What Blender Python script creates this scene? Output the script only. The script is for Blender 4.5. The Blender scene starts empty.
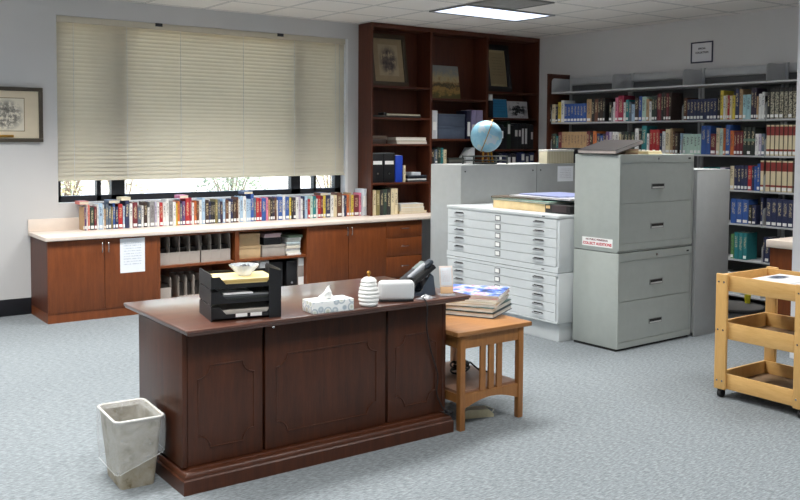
import bpy, bmesh, math, random
from mathutils import Vector, Matrix, Euler, noise
random.seed(7)
PI = math.pi
scene = bpy.context.scene
C = scene.collection

# ------------------------------------------------------------------ materials
def lin(c):
    def f(v):
        v /= 255.0
        return v / 12.92 if v <= 0.04045 else ((v + 0.055) / 1.055) ** 2.4
    return (f(c[0]), f(c[1]), f(c[2]), 1.0)

def newmat(name):
    m = bpy.data.materials.new(name); m.use_nodes = True
    nt = m.node_tree; b = nt.nodes['Principled BSDF']
    return m, nt, b

def N(nt, kind, **kw):
    n = nt.nodes.new(kind)
    for k, v in kw.items():
        if k.startswith('i_'):
            n.inputs[k[2:].replace('_', ' ')].default_value = v
        else:
            setattr(n, k, v)
    return n

def ramp(nt, fac, stops, interp='LINEAR'):
    r = nt.nodes.new('ShaderNodeValToRGB'); e = r.color_ramp.elements
    r.color_ramp.interpolation = interp
    while len(e) > 1: e.remove(e[0])
    e[0].position = stops[0][0]; e[0].color = stops[0][1]
    for p, c in stops[1:]:
        x = e.new(p); x.color = c
    nt.links.new(fac, r.inputs[0])
    return r.outputs[0]

def math_n(nt, op, a, b=None, c=None):
    n = nt.nodes.new('ShaderNodeMath'); n.operation = op
    for i, v in enumerate((a, b, c)):
        if v is None: continue
        if isinstance(v, (int, float)): n.inputs[i].default_value = v
        else: nt.links.new(v, n.inputs[i])
    return n.outputs[0]

def mixc(nt, fac, a, b):
    n = nt.nodes.new('ShaderNodeMix'); n.data_type = 'RGBA'
    for s, v in ((n.inputs[0], fac), (n.inputs[6], a), (n.inputs[7], b)):
        if isinstance(v, (int, float, tuple)): s.default_value = v
        else: nt.links.new(v, s)
    return n.outputs[2]

def coords(nt, which='Object', scale=(1, 1, 1), rot=(0, 0, 0)):
    t = nt.nodes.new('ShaderNodeTexCoord'); mp = nt.nodes.new('ShaderNodeMapping')
    mp.inputs['Scale'].default_value = scale; mp.inputs['Rotation'].default_value = rot
    nt.links.new(t.outputs[which], mp.inputs[0])
    return mp.outputs[0]

def tex_noise(nt, vec, scale, detail=3, rough=.55):
    n = N(nt, 'ShaderNodeTexNoise'); n.inputs['Scale'].default_value = scale
    n.inputs['Detail'].default_value = detail; n.inputs['Roughness'].default_value = rough
    nt.links.new(vec, n.inputs['Vector'])
    return n.outputs['Fac']

def bump(nt, b, h, strength, dist=.002):
    n = N(nt, 'ShaderNodeBump'); n.inputs['Strength'].default_value = strength; n.inputs['Distance'].default_value = dist
    nt.links.new(h, n.inputs['Height']); nt.links.new(n.outputs[0], b.inputs['Normal'])

_plain = {}
def plain(rgb, rough=.6, metal=0.0, var=.08, coat=0.0, name=None, spec=.5):
    key = (rgb, rough, metal, var, coat, spec)
    if key in _plain: return _plain[key]
    m, nt, b = newmat(name or 'paint_%d_%d_%d' % rgb)
    c = lin(rgb)
    f = tex_noise(nt, coords(nt), 14, 3)
    lo = tuple(v * (1 - var) for v in c[:3]) + (1,); hi = tuple(min(1, v * (1 + var)) for v in c[:3]) + (1,)
    nt.links.new(ramp(nt, f, [(.3, lo), (.7, hi)]), b.inputs['Base Color'])
    b.inputs['Roughness'].default_value = rough; b.inputs['Metallic'].default_value = metal
    b.inputs['Coat Weight'].default_value = coat; b.inputs['Specular IOR Level'].default_value = spec
    _plain[key] = m
    return m

def wood(name, dark, light, rough=.4, scale=(14, 14, 1.2), coat=0.0, grain=9, spec=.5, coat_rough=.1):
    m, nt, b = newmat(name)
    v = coords(nt, scale=scale)
    f1 = tex_noise(nt, v, grain * .35, 6, .65)
    f2 = tex_noise(nt, v, grain * 2.2, 2, .5)
    f = math_n(nt, 'ADD', math_n(nt, 'MULTIPLY', f1, .7), math_n(nt, 'MULTIPLY', f2, .3))
    nt.links.new(ramp(nt, f, [(.32, lin(dark)), (.68, lin(light))]), b.inputs['Base Color'])
    b.inputs['Roughness'].default_value = rough; b.inputs['Coat Weight'].default_value = coat
    b.inputs['Coat Roughness'].default_value = coat_rough; b.inputs['Specular IOR Level'].default_value = spec
    bump(nt, b, f2, .06, .001)
    return m

M = {}
M['cherry'] = wood('cherry_veneer', (98, 47, 18), (130, 69, 30), .44, (10, 10, .9))
M['cherry_dark'] = wood('dark_cherry_veneer', (68, 30, 15), (92, 45, 24), .45, (10, 10, .9))
M['mahogany'] = wood('mahogany_polish', (50, 24, 12), (78, 40, 22), .38, (9, 9, .8), coat=.15, coat_rough=.22, spec=.4)
M['mahogany_top'] = wood('mahogany_top_polish', (72, 42, 31), (100, 60, 46), .3, (.9, 9, 9), coat=1.0, coat_rough=.2)
M['oak'] = wood('oak_varnish', (132, 86, 45), (160, 110, 62), .4, (12, 12, 1.0))
M['oak_top'] = wood('oak_top_varnish', (142, 96, 56), (168, 120, 74), .35, (1.0, 12, 12))
M['maple'] = wood('maple_varnish', (204, 158, 92), (224, 182, 118), .4, (6, 1.0, 6))
M['maple_v'] = wood('maple_post_varnish', (204, 158, 92), (222, 178, 112), .4, (8, 8, 1.0))
M['laminate'] = plain((226, 212, 200), .45, var=.03)
M['white'] = plain((225, 226, 226), .55, var=.03)
M['paper'] = plain((232, 232, 230), .8, var=.03)
M['page'] = plain((222, 212, 190), .85, var=.06)
M['black'] = plain((24, 24, 27), .45)
M['black_soft'] = plain((30, 30, 34), .6)
M['rubber'] = plain((26, 26, 28), .7)
M['gray_steel'] = plain((168, 174, 170), .5, var=.03)
M['gray_steel_cool'] = plain((168, 171, 171), .5, var=.03)
M['case_steel'] = plain((205, 210, 212), .45, var=.02)
M['shelf_steel'] = plain((188, 190, 192), .5, var=.03)
M['chrome'] = plain((190, 190, 190), .25, 1.0, .02)
M['dark_slot'] = plain((26, 26, 26), .6)
M['brass'] = plain((176, 132, 62), .35, .9, .05)
M['label'] = plain((240, 240, 238), .8, var=.02)
M['frame_black'] = plain((24, 26, 32), .5)
M['aluminium'] = plain((206, 206, 200), .4, .2, .03)

# walls
def wall_mat():
    m, nt, b = newmat('wall_paint')
    v = coords(nt)
    f = tex_noise(nt, v, 1.2, 3); g = tex_noise(nt, v, 160, 2)
    nt.links.new(ramp(nt, f, [(.3, lin((199, 198, 198))), (.7, lin((205, 204, 204)))]), b.inputs['Base Color'])
    b.inputs['Roughness'].default_value = .8
    bump(nt, b, g, .12, .001)
    return m
M['wall'] = wall_mat()

def carpet_mat():
    m, nt, b = newmat('carpet')
    v = coords(nt, scale=(1, 1, 1))
    vs = coords(nt, scale=(30, 105, 1), rot=(0, 0, math.radians(-6)))
    a = tex_noise(nt, vs, 1.0, 2, .6)
    s = tex_noise(nt, v, 120, 2, .7)
    l = tex_noise(nt, v, .8, 3)
    f = math_n(nt, 'ADD', math_n(nt, 'MULTIPLY', a, .72), math_n(nt, 'MULTIPLY', s, .2))
    f = math_n(nt, 'ADD', f, math_n(nt, 'MULTIPLY', l, .08))
    nt.links.new(ramp(nt, f, [(.34, lin((86, 93, 98))), (.5, lin((111, 118, 123))), (.66, lin((138, 145, 149)))]), b.inputs['Base Color'])
    b.inputs['Roughness'].default_value = .95; b.inputs['Specular IOR Level'].default_value = .15
    b.inputs['Sheen Weight'].default_value = .2
    bump(nt, b, f, .5, .006)
    return m
M['carpet'] = carpet_mat()

def ceiling_mat():
    m, nt, b = newmat('ceiling_tiles')
    t = nt.nodes.new('ShaderNodeTexCoord'); sp = nt.nodes.new('ShaderNodeSeparateXYZ')
    nt.links.new(t.outputs['Object'], sp.inputs[0])
    def line(o, off):
        q = math_n(nt, 'FRACT', math_n(nt, 'DIVIDE', math_n(nt, 'SUBTRACT', o, off - 61.0), .61))
        d = math_n(nt, 'ABSOLUTE', math_n(nt, 'SUBTRACT', q, .5))
        return math_n(nt, 'GREATER_THAN', d, .5 - .018), math_n(nt, 'GREATER_THAN', d, .5 - .03)
    x1, x2 = line(sp.outputs[0], 5.53); y1, y2 = line(sp.outputs[1], 6.62)
    bar = math_n(nt, 'MAXIMUM', x1, y1); edge = math_n(nt, 'MAXIMUM', x2, y2)
    sp_ = tex_noise(nt, coords(nt), 130, 2, .7)
    tile = ramp(nt, sp_, [(.3, lin((222, 218, 212))), (.45, lin((231, 227, 222)))])
    c = mixc(nt, edge, tile, lin((150, 147, 144)))
    c = mixc(nt, bar, c, lin((214, 212, 210)))
    nt.links.new(c, b.inputs['Base Color']); b.inputs['Roughness'].default_value = .9
    bump(nt, b, math_n(nt, 'SUBTRACT', sp_, edge), .3, .004)
    return m
M['ceiling'] = ceiling_mat()

def emit(name, rgb, strength):
    m, nt, b = newmat(name)
    b.inputs['Base Color'].default_value = lin(rgb)
    v = coords(nt); f = tex_noise(nt, v, 220, 1)
    nt.links.new(ramp(nt, f, [(.3, tuple(.92 * x for x in lin(rgb)[:3]) + (1,)), (.7, lin(rgb))]), b.inputs['Emission Color'])
    b.inputs['Emission Strength'].default_value = strength
    return m
M['diffuser'] = emit('lamp_diffuser', (226, 236, 255), 1.5)

def slat_mat():
    m, nt, b = newmat('blind_slat')
    f = tex_noise(nt, coords(nt), 6, 2)
    col = ramp(nt, f, [(.3, lin((220, 215, 202))), (.7, lin((228, 223, 210)))])
    nt.links.new(col, b.inputs['Base Color']); b.inputs['Roughness'].default_value = .5
    tr = nt.nodes.new('ShaderNodeBsdfTranslucent'); tr.inputs[0].default_value = lin((228, 217, 194))
    mx = nt.nodes.new('ShaderNodeMixShader'); mx.inputs[0].default_value = .42
    nt.links.new(b.outputs[0], mx.inputs[1]); nt.links.new(tr.outputs[0], mx.inputs[2])
    nt.links.new(mx.outputs[0], nt.nodes['Material Output'].inputs[0])
    return m
M['slat'] = slat_mat()

def glassy(name, tint, transp, rough=.05):
    m, nt, b = newmat(name)
    b.inputs['Base Color'].default_value = lin(tint); b.inputs['Roughness'].default_value = rough
    f = tex_noise(nt, coords(nt), 22, 4, .6)
    t = nt.nodes.new('ShaderNodeBsdfTransparent'); mx = nt.nodes.new('ShaderNodeMixShader')
    k = ramp(nt, f, [(.35, (transp, transp, transp, 1)), (.75, (transp * .82, transp * .82, transp * .82, 1))])
    nt.links.new(k, mx.inputs[0])
    nt.links.new(b.outputs[0], mx.inputs[1]); nt.links.new(t.outputs[0], mx.inputs[2])
    nt.links.new(mx.outputs[0], nt.nodes['Material Output'].inputs[0])
    return m, nt, b, f
M['pane'] = glassy('window_glass', (200, 210, 210), .94)[0]
_m = glassy('clear_plastic_film', (226, 230, 232), .80, .25); bump(_m[1], _m[2], _m[3], .9, .02); M['film'] = _m[0]
M['crystal'] = glassy('cut_glass', (226, 232, 238), .62, .08)[0]
M['acrylic'] = glassy('clear_acrylic', (225, 230, 235), .7, .08)[0]

# ------------------------------------------------------------------ mesh builder
class MB:
    def __init__(s):
        s.bm = bmesh.new()
    def _poly(s, pts, faces, mi=0):
        vs = [s.bm.verts.new(p) for p in pts]
        out = []
        for f in faces:
            try:
                fc = s.bm.faces.new([vs[i] for i in f]); fc.material_index = mi; out.append(fc)
            except ValueError:
                pass
        return vs, out
    def box(s, x0, x1, y0, y1, z0, z1, r=0.0, seg=2, mi=0, mat=None):
        if x0 > x1: x0, x1 = x1, x0
        if y0 > y1: y0, y1 = y1, y0
        if z0 > z1: z0, z1 = z1, z0
        p = [(x, y, z) for z in (z0, z1) for y in (y0, y1) for x in (x0, x1)]
        if mat is not None: p = [tuple(mat @ Vector(q)) for q in p]
        vs, fs = s._poly(p, [(0, 2, 3, 1), (4, 5, 7, 6), (0, 1, 5, 4), (2, 6, 7, 3), (0, 4, 6, 2), (1, 3, 7, 5)], mi)
        if r > 0:
            r = min(r, .49 * min(x1 - x0, y1 - y0, z1 - z0))
            es = list({e for f in fs for e in f.edges})
            res = bmesh.ops.bevel(s.bm, geom=es, offset=r, segments=seg, profile=.5, affect='EDGES')
            for f in res['faces']: f.material_index = mi
        return s
    def prism(s, poly, axis, a, b, mi=0, mat=None):
        # poly: 2-D outline; axis 'x': (y,z), 'y': (x,z), 'z': (x,y)
        def mk(u, v, w):
            q = {'x': (w, u, v), 'y': (u, w, v), 'z': (u, v, w)}[axis]
            return tuple(mat @ Vector(q)) if mat is not None else q
        n = len(poly)
        p = [mk(u, v, a) for u, v in poly] + [mk(u, v, b) for u, v in poly]
        f = [tuple(range(n - 1, -1, -1)), tuple(range(n, 2 * n))] + [(i, (i + 1) % n, n + (i + 1) % n, n + i) for i in range(n)]
        s._poly(p, f, mi); return s
    def cyl(s, p0, p1, r0, r1=None, n=16, mi=0):
        r1 = r0 if r1 is None else r1
        p0, p1 = Vector(p0), Vector(p1); d = (p1 - p0).normalized()
        u = d.orthogonal().normalized(); w = d.cross(u)
        P = [tuple(p0 + (u * math.cos(2 * PI * i / n) + w * math.sin(2 * PI * i / n)) * r0) for i in range(n)]
        P += [tuple(p1 + (u * math.cos(2 * PI * i / n) + w * math.sin(2 * PI * i / n)) * r1) for i in range(n)]
        f = [tuple(range(n - 1, -1, -1)), tuple(range(n, 2 * n))] + [(i, (i + 1) % n, n + (i + 1) % n, n + i) for i in range(n)]
        s._poly(P, f, mi); return s
    def tube(s, pts, r, n=8, closed=False, mi=0):
        pts = [Vector(p) for p in pts]; m = len(pts); P = []; up = None
        for i, p in enumerate(pts):
            a = pts[(i - 1) % m] if (closed or i > 0) else p
            b = pts[(i + 1) % m] if (closed or i < m - 1) else p
            d = (b - a).normalized()
            if up is None: up = d.orthogonal().normalized()
            up = (up - d * up.dot(d)); up = up.normalized() if up.length > 1e-6 else d.orthogonal().normalized()
            w = d.cross(up)
            P += [tuple(p + (up * math.cos(2 * PI * k / n) + w * math.sin(2 * PI * k / n)) * r) for k in range(n)]
        f = []
        for i in range(m if closed else m - 1):
            j = (i + 1) % m
            f += [(i * n + k, i * n + (k + 1) % n, j * n + (k + 1) % n, j * n + k) for k in range(n)]
        if not closed: f += [tuple(range(n - 1, -1, -1)), tuple(range((m - 1) * n, m * n))]
        s._poly(P, f, mi); return s
    def lathe(s, prof, n=32, c=(0, 0, 0), mi=0, mod=None):
        P = []
        for k, (r, z) in enumerate(prof):
            for i in range(n):
                a = 2 * PI * i / n; rr = r * (mod(a, k) if mod else 1)
                P.append((c[0] + rr * math.cos(a), c[1] + rr * math.sin(a), c[2] + z))
        f = [(k * n + i, k * n + (i + 1) % n, (k + 1) * n + (i + 1) % n, (k + 1) * n + i) for k in range(len(prof) - 1) for i in range(n)]
        if prof[0][0] > 1e-5: f.append(tuple(range(n - 1, -1, -1)))
        if prof[-1][0] > 1e-5: f.append(tuple(range((len(prof) - 1) * n, len(prof) * n)))
        s._poly(P, f, mi); return s
    def sphere(s, c, r, n=24, mi=0):
        m = n // 2
        return s.lathe([(max(1e-4, r * math.sin(PI * k / m)), -r * math.cos(PI * k / m)) for k in range(m + 1)], n, c, mi)
    def grid(s, fn, nu, nv, mi=0):
        P = [fn(i / nu, j / nv) for j in range(nv + 1) for i in range(nu + 1)]
        f = [(j * (nu + 1) + i, j * (nu + 1) + i + 1, (j + 1) * (nu + 1) + i + 1, (j + 1) * (nu + 1) + i) for j in range(nv) for i in range(nu)]
        s._poly(P, f, mi); return s
    def build(s, name, mat, parent=None, smooth=True, loc=None, rot=None, weld=True):
        if weld: bmesh.ops.remove_doubles(s.bm, verts=s.bm.verts, dist=1e-6)
        bmesh.ops.recalc_face_normals(s.bm, faces=s.bm.faces)
        me = bpy.data.meshes.new(name); s.bm.to_mesh(me); s.bm.free()
        for x in (mat if isinstance(mat, (list, tuple)) else [mat]): me.materials.append(x)
        if smooth:
            for p in me.polygons: p.use_smooth = True
            me.set_sharp_from_angle(angle=math.radians(32))
        o = bpy.data.objects.new(name, me); C.objects.link(o)
        if parent is not None: o.parent = parent
        if loc is not None: o.location = loc
        if rot is not None: o.rotation_euler = rot
        return o

def thing(name, label, cat, loc=(0, 0, 0), rotz=0.0, group=None, rot=None):
    o = bpy.data.objects.new(name, None); C.objects.link(o)
    o.empty_display_size = .1
    o.location = loc; o.rotation_euler = rot if rot is not None else (0, 0, rotz)
    o['label'] = label; o['category'] = cat
    if group: o['group'] = group
    return o
def tag(o, label, cat, group=None):
    o['label'] = label; o['category'] = cat
    if group: o['group'] = group
    return o
def struct(o):
    o['kind'] = 'structure'; return o
def text(name, body, size, mat, parent, loc, rot, align='CENTER', extrude=.0004, bold=0.0):
    cu = bpy.data.curves.new(name, 'FONT'); cu.body = body; cu.size = size; cu.align_x = align; cu.align_y = 'CENTER'
    cu.extrude = extrude; cu.offset = bold
    tmp = bpy.data.objects.new(name + '_tmp', cu); C.objects.link(tmp)
    dg = bpy.context.evaluated_depsgraph_get(); dg.update()
    me = bpy.data.meshes.new_from_object(tmp.evaluated_get(dg))
    bpy.data.objects.remove(tmp); bpy.data.curves.remove(cu)
    me.materials.clear(); me.materials.append(mat); me.name = name
    o = bpy.data.objects.new(name, me); C.objects.link(o); o.parent = parent; o.location = loc; o.rotation_euler = rot
    return o
def face(az):   # rotation that stands lettering up on a vertical face whose outward normal is az: '-y' or '-x'
    return {'-y': (PI / 2, 0, 0), '-x': (PI / 2, 0, -PI / 2)}[az]
def smoothpath(pts, k=6):
    pts = [Vector(p) for p in pts]; out = []
    for i in range(len(pts) - 1):
        p0 = pts[max(0, i - 1)]; p1 = pts[i]; p2 = pts[i + 1]; p3 = pts[min(len(pts) - 1, i + 2)]
        for j in range(k):
            t = j / k
            out.append(.5 * ((2 * p1) + (p2 - p0) * t + (2 * p0 - 5 * p1 + 4 * p2 - p3) * t * t + (3 * p1 - p0 - 3 * p2 + p3) * t ** 3))
    return out + [pts[-1]]
def ordinal(n):
    return '%d%s' % (n, 'th' if 10 <= n % 100 <= 20 else {1: 'st', 2: 'nd', 3: 'rd'}.get(n % 10, 'th'))

# ------------------------------------------------------------------ the room
X0, X1, Y0, Y1, H = -2.6, 8.147, -2.6, 8.5, 2.9
WX0, WX1, WZ0, WZ1 = 2.272, 5.428, .995, 2.722      # window opening
struct(MB().box(X0 - .15, X1 + .15, Y0 - .15, Y1 + .15, -.12, 0).build('floor', M['carpet']))
struct(MB().box(X0 - .15, X1 + .15, Y0 - .15, Y1 + .3, H, H + .2).build('ceiling', M['ceiling']))
w = MB()
w.box(X0 - .15, WX0, Y1, Y1 + .22, 0, H); w.box(WX1, X1 + .15, Y1, Y1 + .22, 0, H)
w.box(WX0, WX1, Y1, Y1 + .22, 0, WZ0); w.box(WX0, WX1, Y1, Y1 + .22, WZ1, H)
struct(w.build('wall_back', M['wall'], smooth=False))
struct(MB().box(X1, X1 + .15, Y0, Y1, 0, H).build('wall_right', M['wall']))
struct(MB().box(X0 - .15, X0, Y0, Y1, 0, H).build('wall_left', M['wall']))
struct(MB().box(X0, X1, Y0 - .15, Y0, 0, H).build('wall_front', M['wall']))
struct(MB().box(X0, 2.03, Y1 - .012, Y1, 0, .15, .003).build('baseboard_back', M['frame_black']))
struct(MB().box(X0, X0 + .012, Y0, Y1 - .013, 0, .15, .003).build('baseboard_left', M['frame_black']))
struct(MB().box(6.20, 6.40, 3.41, 3.618, 0, H).build('trim_1', plain((232, 233, 238), .7, var=.02)))

# window: frame, two thick mullions, thin casement bars, panes
wf = MB()
fy0, fy1 = 8.60, 8.67
wf.box(WX0, WX0 + .05, fy0, fy1, WZ0, WZ1); wf.box(WX1 - .11, WX1, fy0, fy1, WZ0, WZ1)
wf.box(WX0, WX1, fy0, fy1, WZ0, WZ0 + .06); wf.box(WX0, WX1, fy0, fy1, WZ1 - .06, WZ1)
wf.box(2.795, 2.925, fy0, fy1, WZ0, WZ1); wf.box(4.76, 4.875, fy0, fy1, WZ0, WZ1)
wf.box(2.655, 2.695, fy0, fy1, WZ0, WZ1); wf.box(5.045, 5.075, fy0, fy1, WZ0, WZ1)
win = struct(wf.build('window_1', M['frame_black'], smooth=False))
MB().box(WX0 + .04, WX1 - .1, 8.632, 8.638, WZ0 + .05, WZ1 - .05).build('pane', M['pane'], win)
struct(MB().box(WX0, WX1, 8.5, 8.60, WZ0 - .001, WZ0 + .003).build('trim_2', M['white']))

struct(MB().box(5.395, 5.4279, 8.499, 8.599, WZ0 + .004, WZ1 - .001).build('trim_3', M['white']))
# blind
bl = thing('window_blind', 'wide cream slatted blind lowered over most of the window', 'blind', (3.84, 8.528, 1.2))
b = MB().box(-1.566, 1.552, -.026, .03, 1.462, 1.52, .004); b.build('headrail', plain((196, 188, 170), .5, var=.03), bl)
s = MB(); nsl = 39
for i in range(nsl):
    z = .035 + i * (1.42 / (nsl - 1)); a = math.radians(66)
    w2, th = .0235, .0016
    dy, dz = math.cos(a) * w2, math.sin(a) * w2
    pts = []
    for k in range(5):
        t = k / 2 - 1; bow = .004 * (1 - t * t)
        pts.append((dy * t - math.sin(a) * bow, z + dz * t + math.cos(a) * bow))
    s.prism([(y, zz) for y, zz in pts] + [(y + th * math.sin(a), zz - th * math.cos(a)) for y, zz in reversed(pts)], 'x', -1.564, 1.55)
s.build('slats', M['slat'], bl)
MB().box(-1.564, 1.55, -.022, .022, 0, .022, .004).build('bottom_rail', plain((214, 208, 188), .5, var=.03), bl)
for x in (-1.42, -.92, -.38, .3, .9, 1.42):
    MB().tube([(x, -.034, .012), (x, -.034, 1.46)], .0022, 6).build('ladder_cord', M['white'], bl)
for x in (-.60, .735):
    MB().box(x - .035, x + .035, -.034, .0, 1.49, 1.5215).build('mounting_bracket', M['black'], bl)
MB().tube([(1.47, -.036, .3), (1.47, -.036, 1.46)], .003, 6).build('pull_cord', M['aluminium'], bl)

# picture on the window wall (runs past the left edge of the photograph)
pf = thing('framed_picture', 'framed sketch with cream mat hanging left of the window', 'picture', (1.83, 8.5, 1.56))
def frame_mb(w, h, bw, d):
    f = MB(); f.box(-w / 2, w / 2, -d, 0, 0, bw, .004); f.box(-w / 2, w / 2, -d, 0, h - bw, h, .004)
    f.box(-w / 2, -w / 2 + bw, -d, 0, bw, h - bw, .004); f.box(w / 2 - bw, w / 2, -d, 0, bw, h - bw, .004)
    return f
frame_mb(.62, .49, .034, .03).build('frame', plain((82, 74, 64), .45, .3), pf)
MB().box(-.28, .28, -.012, -.006, .033, .457).build('mat_board', plain((222, 208, 182), .8, var=.02), pf)
def sketch_mat(name, bg, inks, scale, thr=.5, spread=.14, flat=False):
    m, nt, b = newmat(name); v = coords(nt, 'Generated', (1, 1, 0) if flat else (1, 0, 1))
    base = lin(bg)
    f = tex_noise(nt, v, scale, 8, .72)
    c = ramp(nt, f, [(thr - spread, lin(inks[0])), (thr, lin(inks[1])), (thr + spread * .5, base)])
    t = N(nt, 'ShaderNodeVectorMath', operation='DISTANCE'); nt.links.new(v, t.inputs[0]); t.inputs[1].default_value = (.5, .5, 0) if flat else (.5, 0, .48)
    k = ramp(nt, t.outputs['Value'], [(.3, (0, 0, 0, 1)), (.52, (1, 1, 1, 1))])
    nt.links.new(mixc(nt, k, c, base), b.inputs['Base Color']); b.inputs['Roughness'].default_value = .8
    return m
MB().box(-.155, .155, -.014, -.012, .095, .395).build('inner_border', plain((150, 132, 104), .8), pf)
MB().box(-.148, .148, -.016, -.014, .102, .388).build('drawing', sketch_mat('ink_sketch', (224, 216, 198), ((84, 80, 76), (150, 144, 134)), 7, .5), pf)
MB().box(-.06, .06, -.018, -.012, .042, .064, .001).build('name_plate', M['brass'], pf)

# ceiling light in view, vent
def troffer(x0, y0, label, group=None, w=1.2, d=.585):
    t = thing('ceiling_light', label, 'light', (x0 + w / 2, y0 + d / 2, H), 0, group)
    f = MB(); f.box(-w / 2, w / 2, -d / 2, -d / 2 + .025, -.014, 0, .002); f.box(-w / 2, w / 2, d / 2 - .025, d / 2, -.014, 0, .002)
    f.box(-w / 2, -w / 2 + .03, -d / 2 + .025, d / 2 - .025, -.014, 0, .002); f.box(w / 2 - .03, w / 2, -d / 2 + .025, d / 2 - .025, -.014, 0, .002)
    f.build('fixture_frame', plain((120, 122, 124), .5), t)
    MB().box(-w / 2 + .03, w / 2 - .03, -d / 2 + .025, d / 2 - .025, -.008, 0).build('lamp_diffuser', M['diffuser'], t)
    return t
troffer(5.55, 6.60, 'lit white rectangular ceiling light above the bookcase')
v = thing('air_vent', 'square grey ceiling air vent beside the lit ceiling light', 'vent', (5.835, 6.30, H))
f = MB()
for a0, a1, b0, b1 in ((-.3, .3, -.29, -.265), (-.3, .3, .265, .29), (-.3, -.275, -.265, .265), (.275, .3, -.265, .265)):
    f.box(a0, a1, b0, b1, -.012, 0, .002)
f.build('vent_frame', plain((112, 112, 110), .6), v)
f = MB()
for i in range(22):
    y = -.26 + i * .0248
    f.prism([(y, -.002), (y + .012, -.010), (y + .014, -.009), (y + .002, -.001)], 'x', -.275, .275)
f.build('vent_slats', plain((150, 148, 144), .6), v)
MB().box(-.275, .275, -.265, .265, -.001, 0).build('vent_backing', plain((80, 80, 78), .8), v)

# ------------------------------------------------------------------ books
PAL = dict(w=((233, 233, 231), 'white'), c=((226, 212, 176), 'cream'), t=((188, 154, 112), 'tan'), br=((98, 58, 38), 'brown'),
           k=((28, 28, 31), 'black'), n=((32, 42, 84), 'navy'), b=((42, 88, 164), 'blue'), lb=((170, 198, 222), 'pale blue'),
           sb=((94, 108, 126), 'slate'), g=((142, 142, 144), 'grey'), dg=((36, 60, 50), 'dark green'), te=((24, 126, 132), 'teal'),
           gr=((92, 142, 84), 'green'), pg=((190, 218, 204), 'pale green'), r=((182, 32, 40), 'red'), m=((112, 26, 42), 'maroon'),
           o=((208, 112, 50), 'orange'), y=((226, 200, 70), 'yellow'), pu=((98, 68, 118), 'purple'), pk=((226, 128, 156), 'pink'),
           ol=((132, 122, 76), 'olive'), co=((216, 120, 104), 'coral'), dp=((52, 38, 64), 'dark purple'), aq=((166, 206, 212), 'aqua'),
           db=((54, 34, 28), 'dark brown'), lv=((192, 184, 204), 'lavender'), cr=((166, 36, 72), 'crimson'),
           mt=((60, 60, 52), 'mottled black'), gb=((30, 42, 38), 'black and green'), rv=((222, 208, 172), 'cream and red'))
_book = {}
def book_mat(code):
    if code in _book: return _book[code]
    rgb = PAL[code][0]
    m, nt, b = newmat('book_cover_' + PAL[code][1].replace(' ', '_'))
    tc = nt.nodes.new('ShaderNodeTexCoord'); sp = nt.nodes.new('ShaderNodeSeparateXYZ'); nt.links.new(tc.outputs['Generated'], sp.inputs[0])
    oi = nt.nodes.new('ShaderNodeObjectInfo')
    gx, gy, gz = sp.outputs
    base = lin(rgb); lum = .3 * rgb[0] + .59 * rgb[1] + .11 * rgb[2]
    ink = lin((214, 200, 160)) if lum < 120 else lin((70, 60, 66))
    mp = N(nt, 'ShaderNodeVectorMath', operation='MULTIPLY_ADD'); nt.links.new(tc.outputs['Object'], mp.inputs[0])
    mp.inputs[1].default_value = (60, 60, 60)
    cb = nt.nodes.new('ShaderNodeCombineXYZ'); rr = math_n(nt, 'MULTIPLY', oi.outputs['Random'], 90.0)
    nt.links.new(rr, cb.inputs[0]); nt.links.new(rr, cb.inputs[2]); nt.links.new(cb.outputs[0], mp.inputs[2])
    fz = tex_noise(nt, mp.outputs[0], 1.6, 2, .6)
    zlo = math_n(nt, 'MULTIPLY_ADD', oi.outputs['Random'], .2, .32)
    mask = math_n(nt, 'MULTIPLY', math_n(nt, 'GREATER_THAN', gz, zlo), math_n(nt, 'LESS_THAN', gz, .86))
    mask = math_n(nt, 'MULTIPLY', mask, math_n(nt, 'LESS_THAN', gy, .06))
    mask = math_n(nt, 'MULTIPLY', mask, math_n(nt, 'LESS_THAN', math_n(nt, 'ABSOLUTE', math_n(nt, 'SUBTRACT', gx, .5)), .26))
    mask = math_n(nt, 'MULTIPLY', mask, math_n(nt, 'GREATER_THAN', fz, .5))
    mask = math_n(nt, 'MULTIPLY', mask, .7)
    col = mixc(nt, mask, base, ink)
    if code == 'rv':
        bands = math_n(nt, 'ADD', math_n(nt, 'MULTIPLY', math_n(nt, 'GREATER_THAN', gz, .66), math_n(nt, 'LESS_THAN', gz, .95)),
                       math_n(nt, 'MULTIPLY', math_n(nt, 'GREATER_THAN', gz, .15), math_n(nt, 'LESS_THAN', gz, .21)))
        col = mixc(nt, bands, base, lin((146, 44, 40)))
    if code == 'mt':
        f2 = tex_noise(nt, mp.outputs[0], 1.1, 4, .7)
        col = ramp(nt, f2, [(.42, lin((30, 30, 28))), (.55, lin((190, 184, 160)))])
        col = mixc(nt, math_n(nt, 'GREATER_THAN', gz, .86), col, lin((26, 26, 28)))
    if code in ('mt', 'rv'):
        edge = math_n(nt, 'GREATER_THAN', math_n(nt, 'ABSOLUTE', math_n(nt, 'SUBTRACT', gx, .5)), .40)  # spine edges darkened to paint in the shaded gaps between volumes
        col = mixc(nt, math_n(nt, 'MULTIPLY', edge, .75), col, lin((40, 36, 32)))
    if code == 'gb':
        col = mixc(nt, math_n(nt, 'MULTIPLY', math_n(nt, 'GREATER_THAN', gz, .5), math_n(nt, 'LESS_THAN', gz, .6)), col, lin((110, 140, 120)))
    sc_ = tex_noise(nt, tc.outputs['Object'], 40, 2)
    col = mixc(nt, math_n(nt, 'MULTIPLY', sc_, .18), col, lin((120, 116, 110)))
    nt.links.new(col, b.inputs['Base Color']); b.inputs['Roughness'].default_value = .5
    _book[code] = m
    return m

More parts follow.
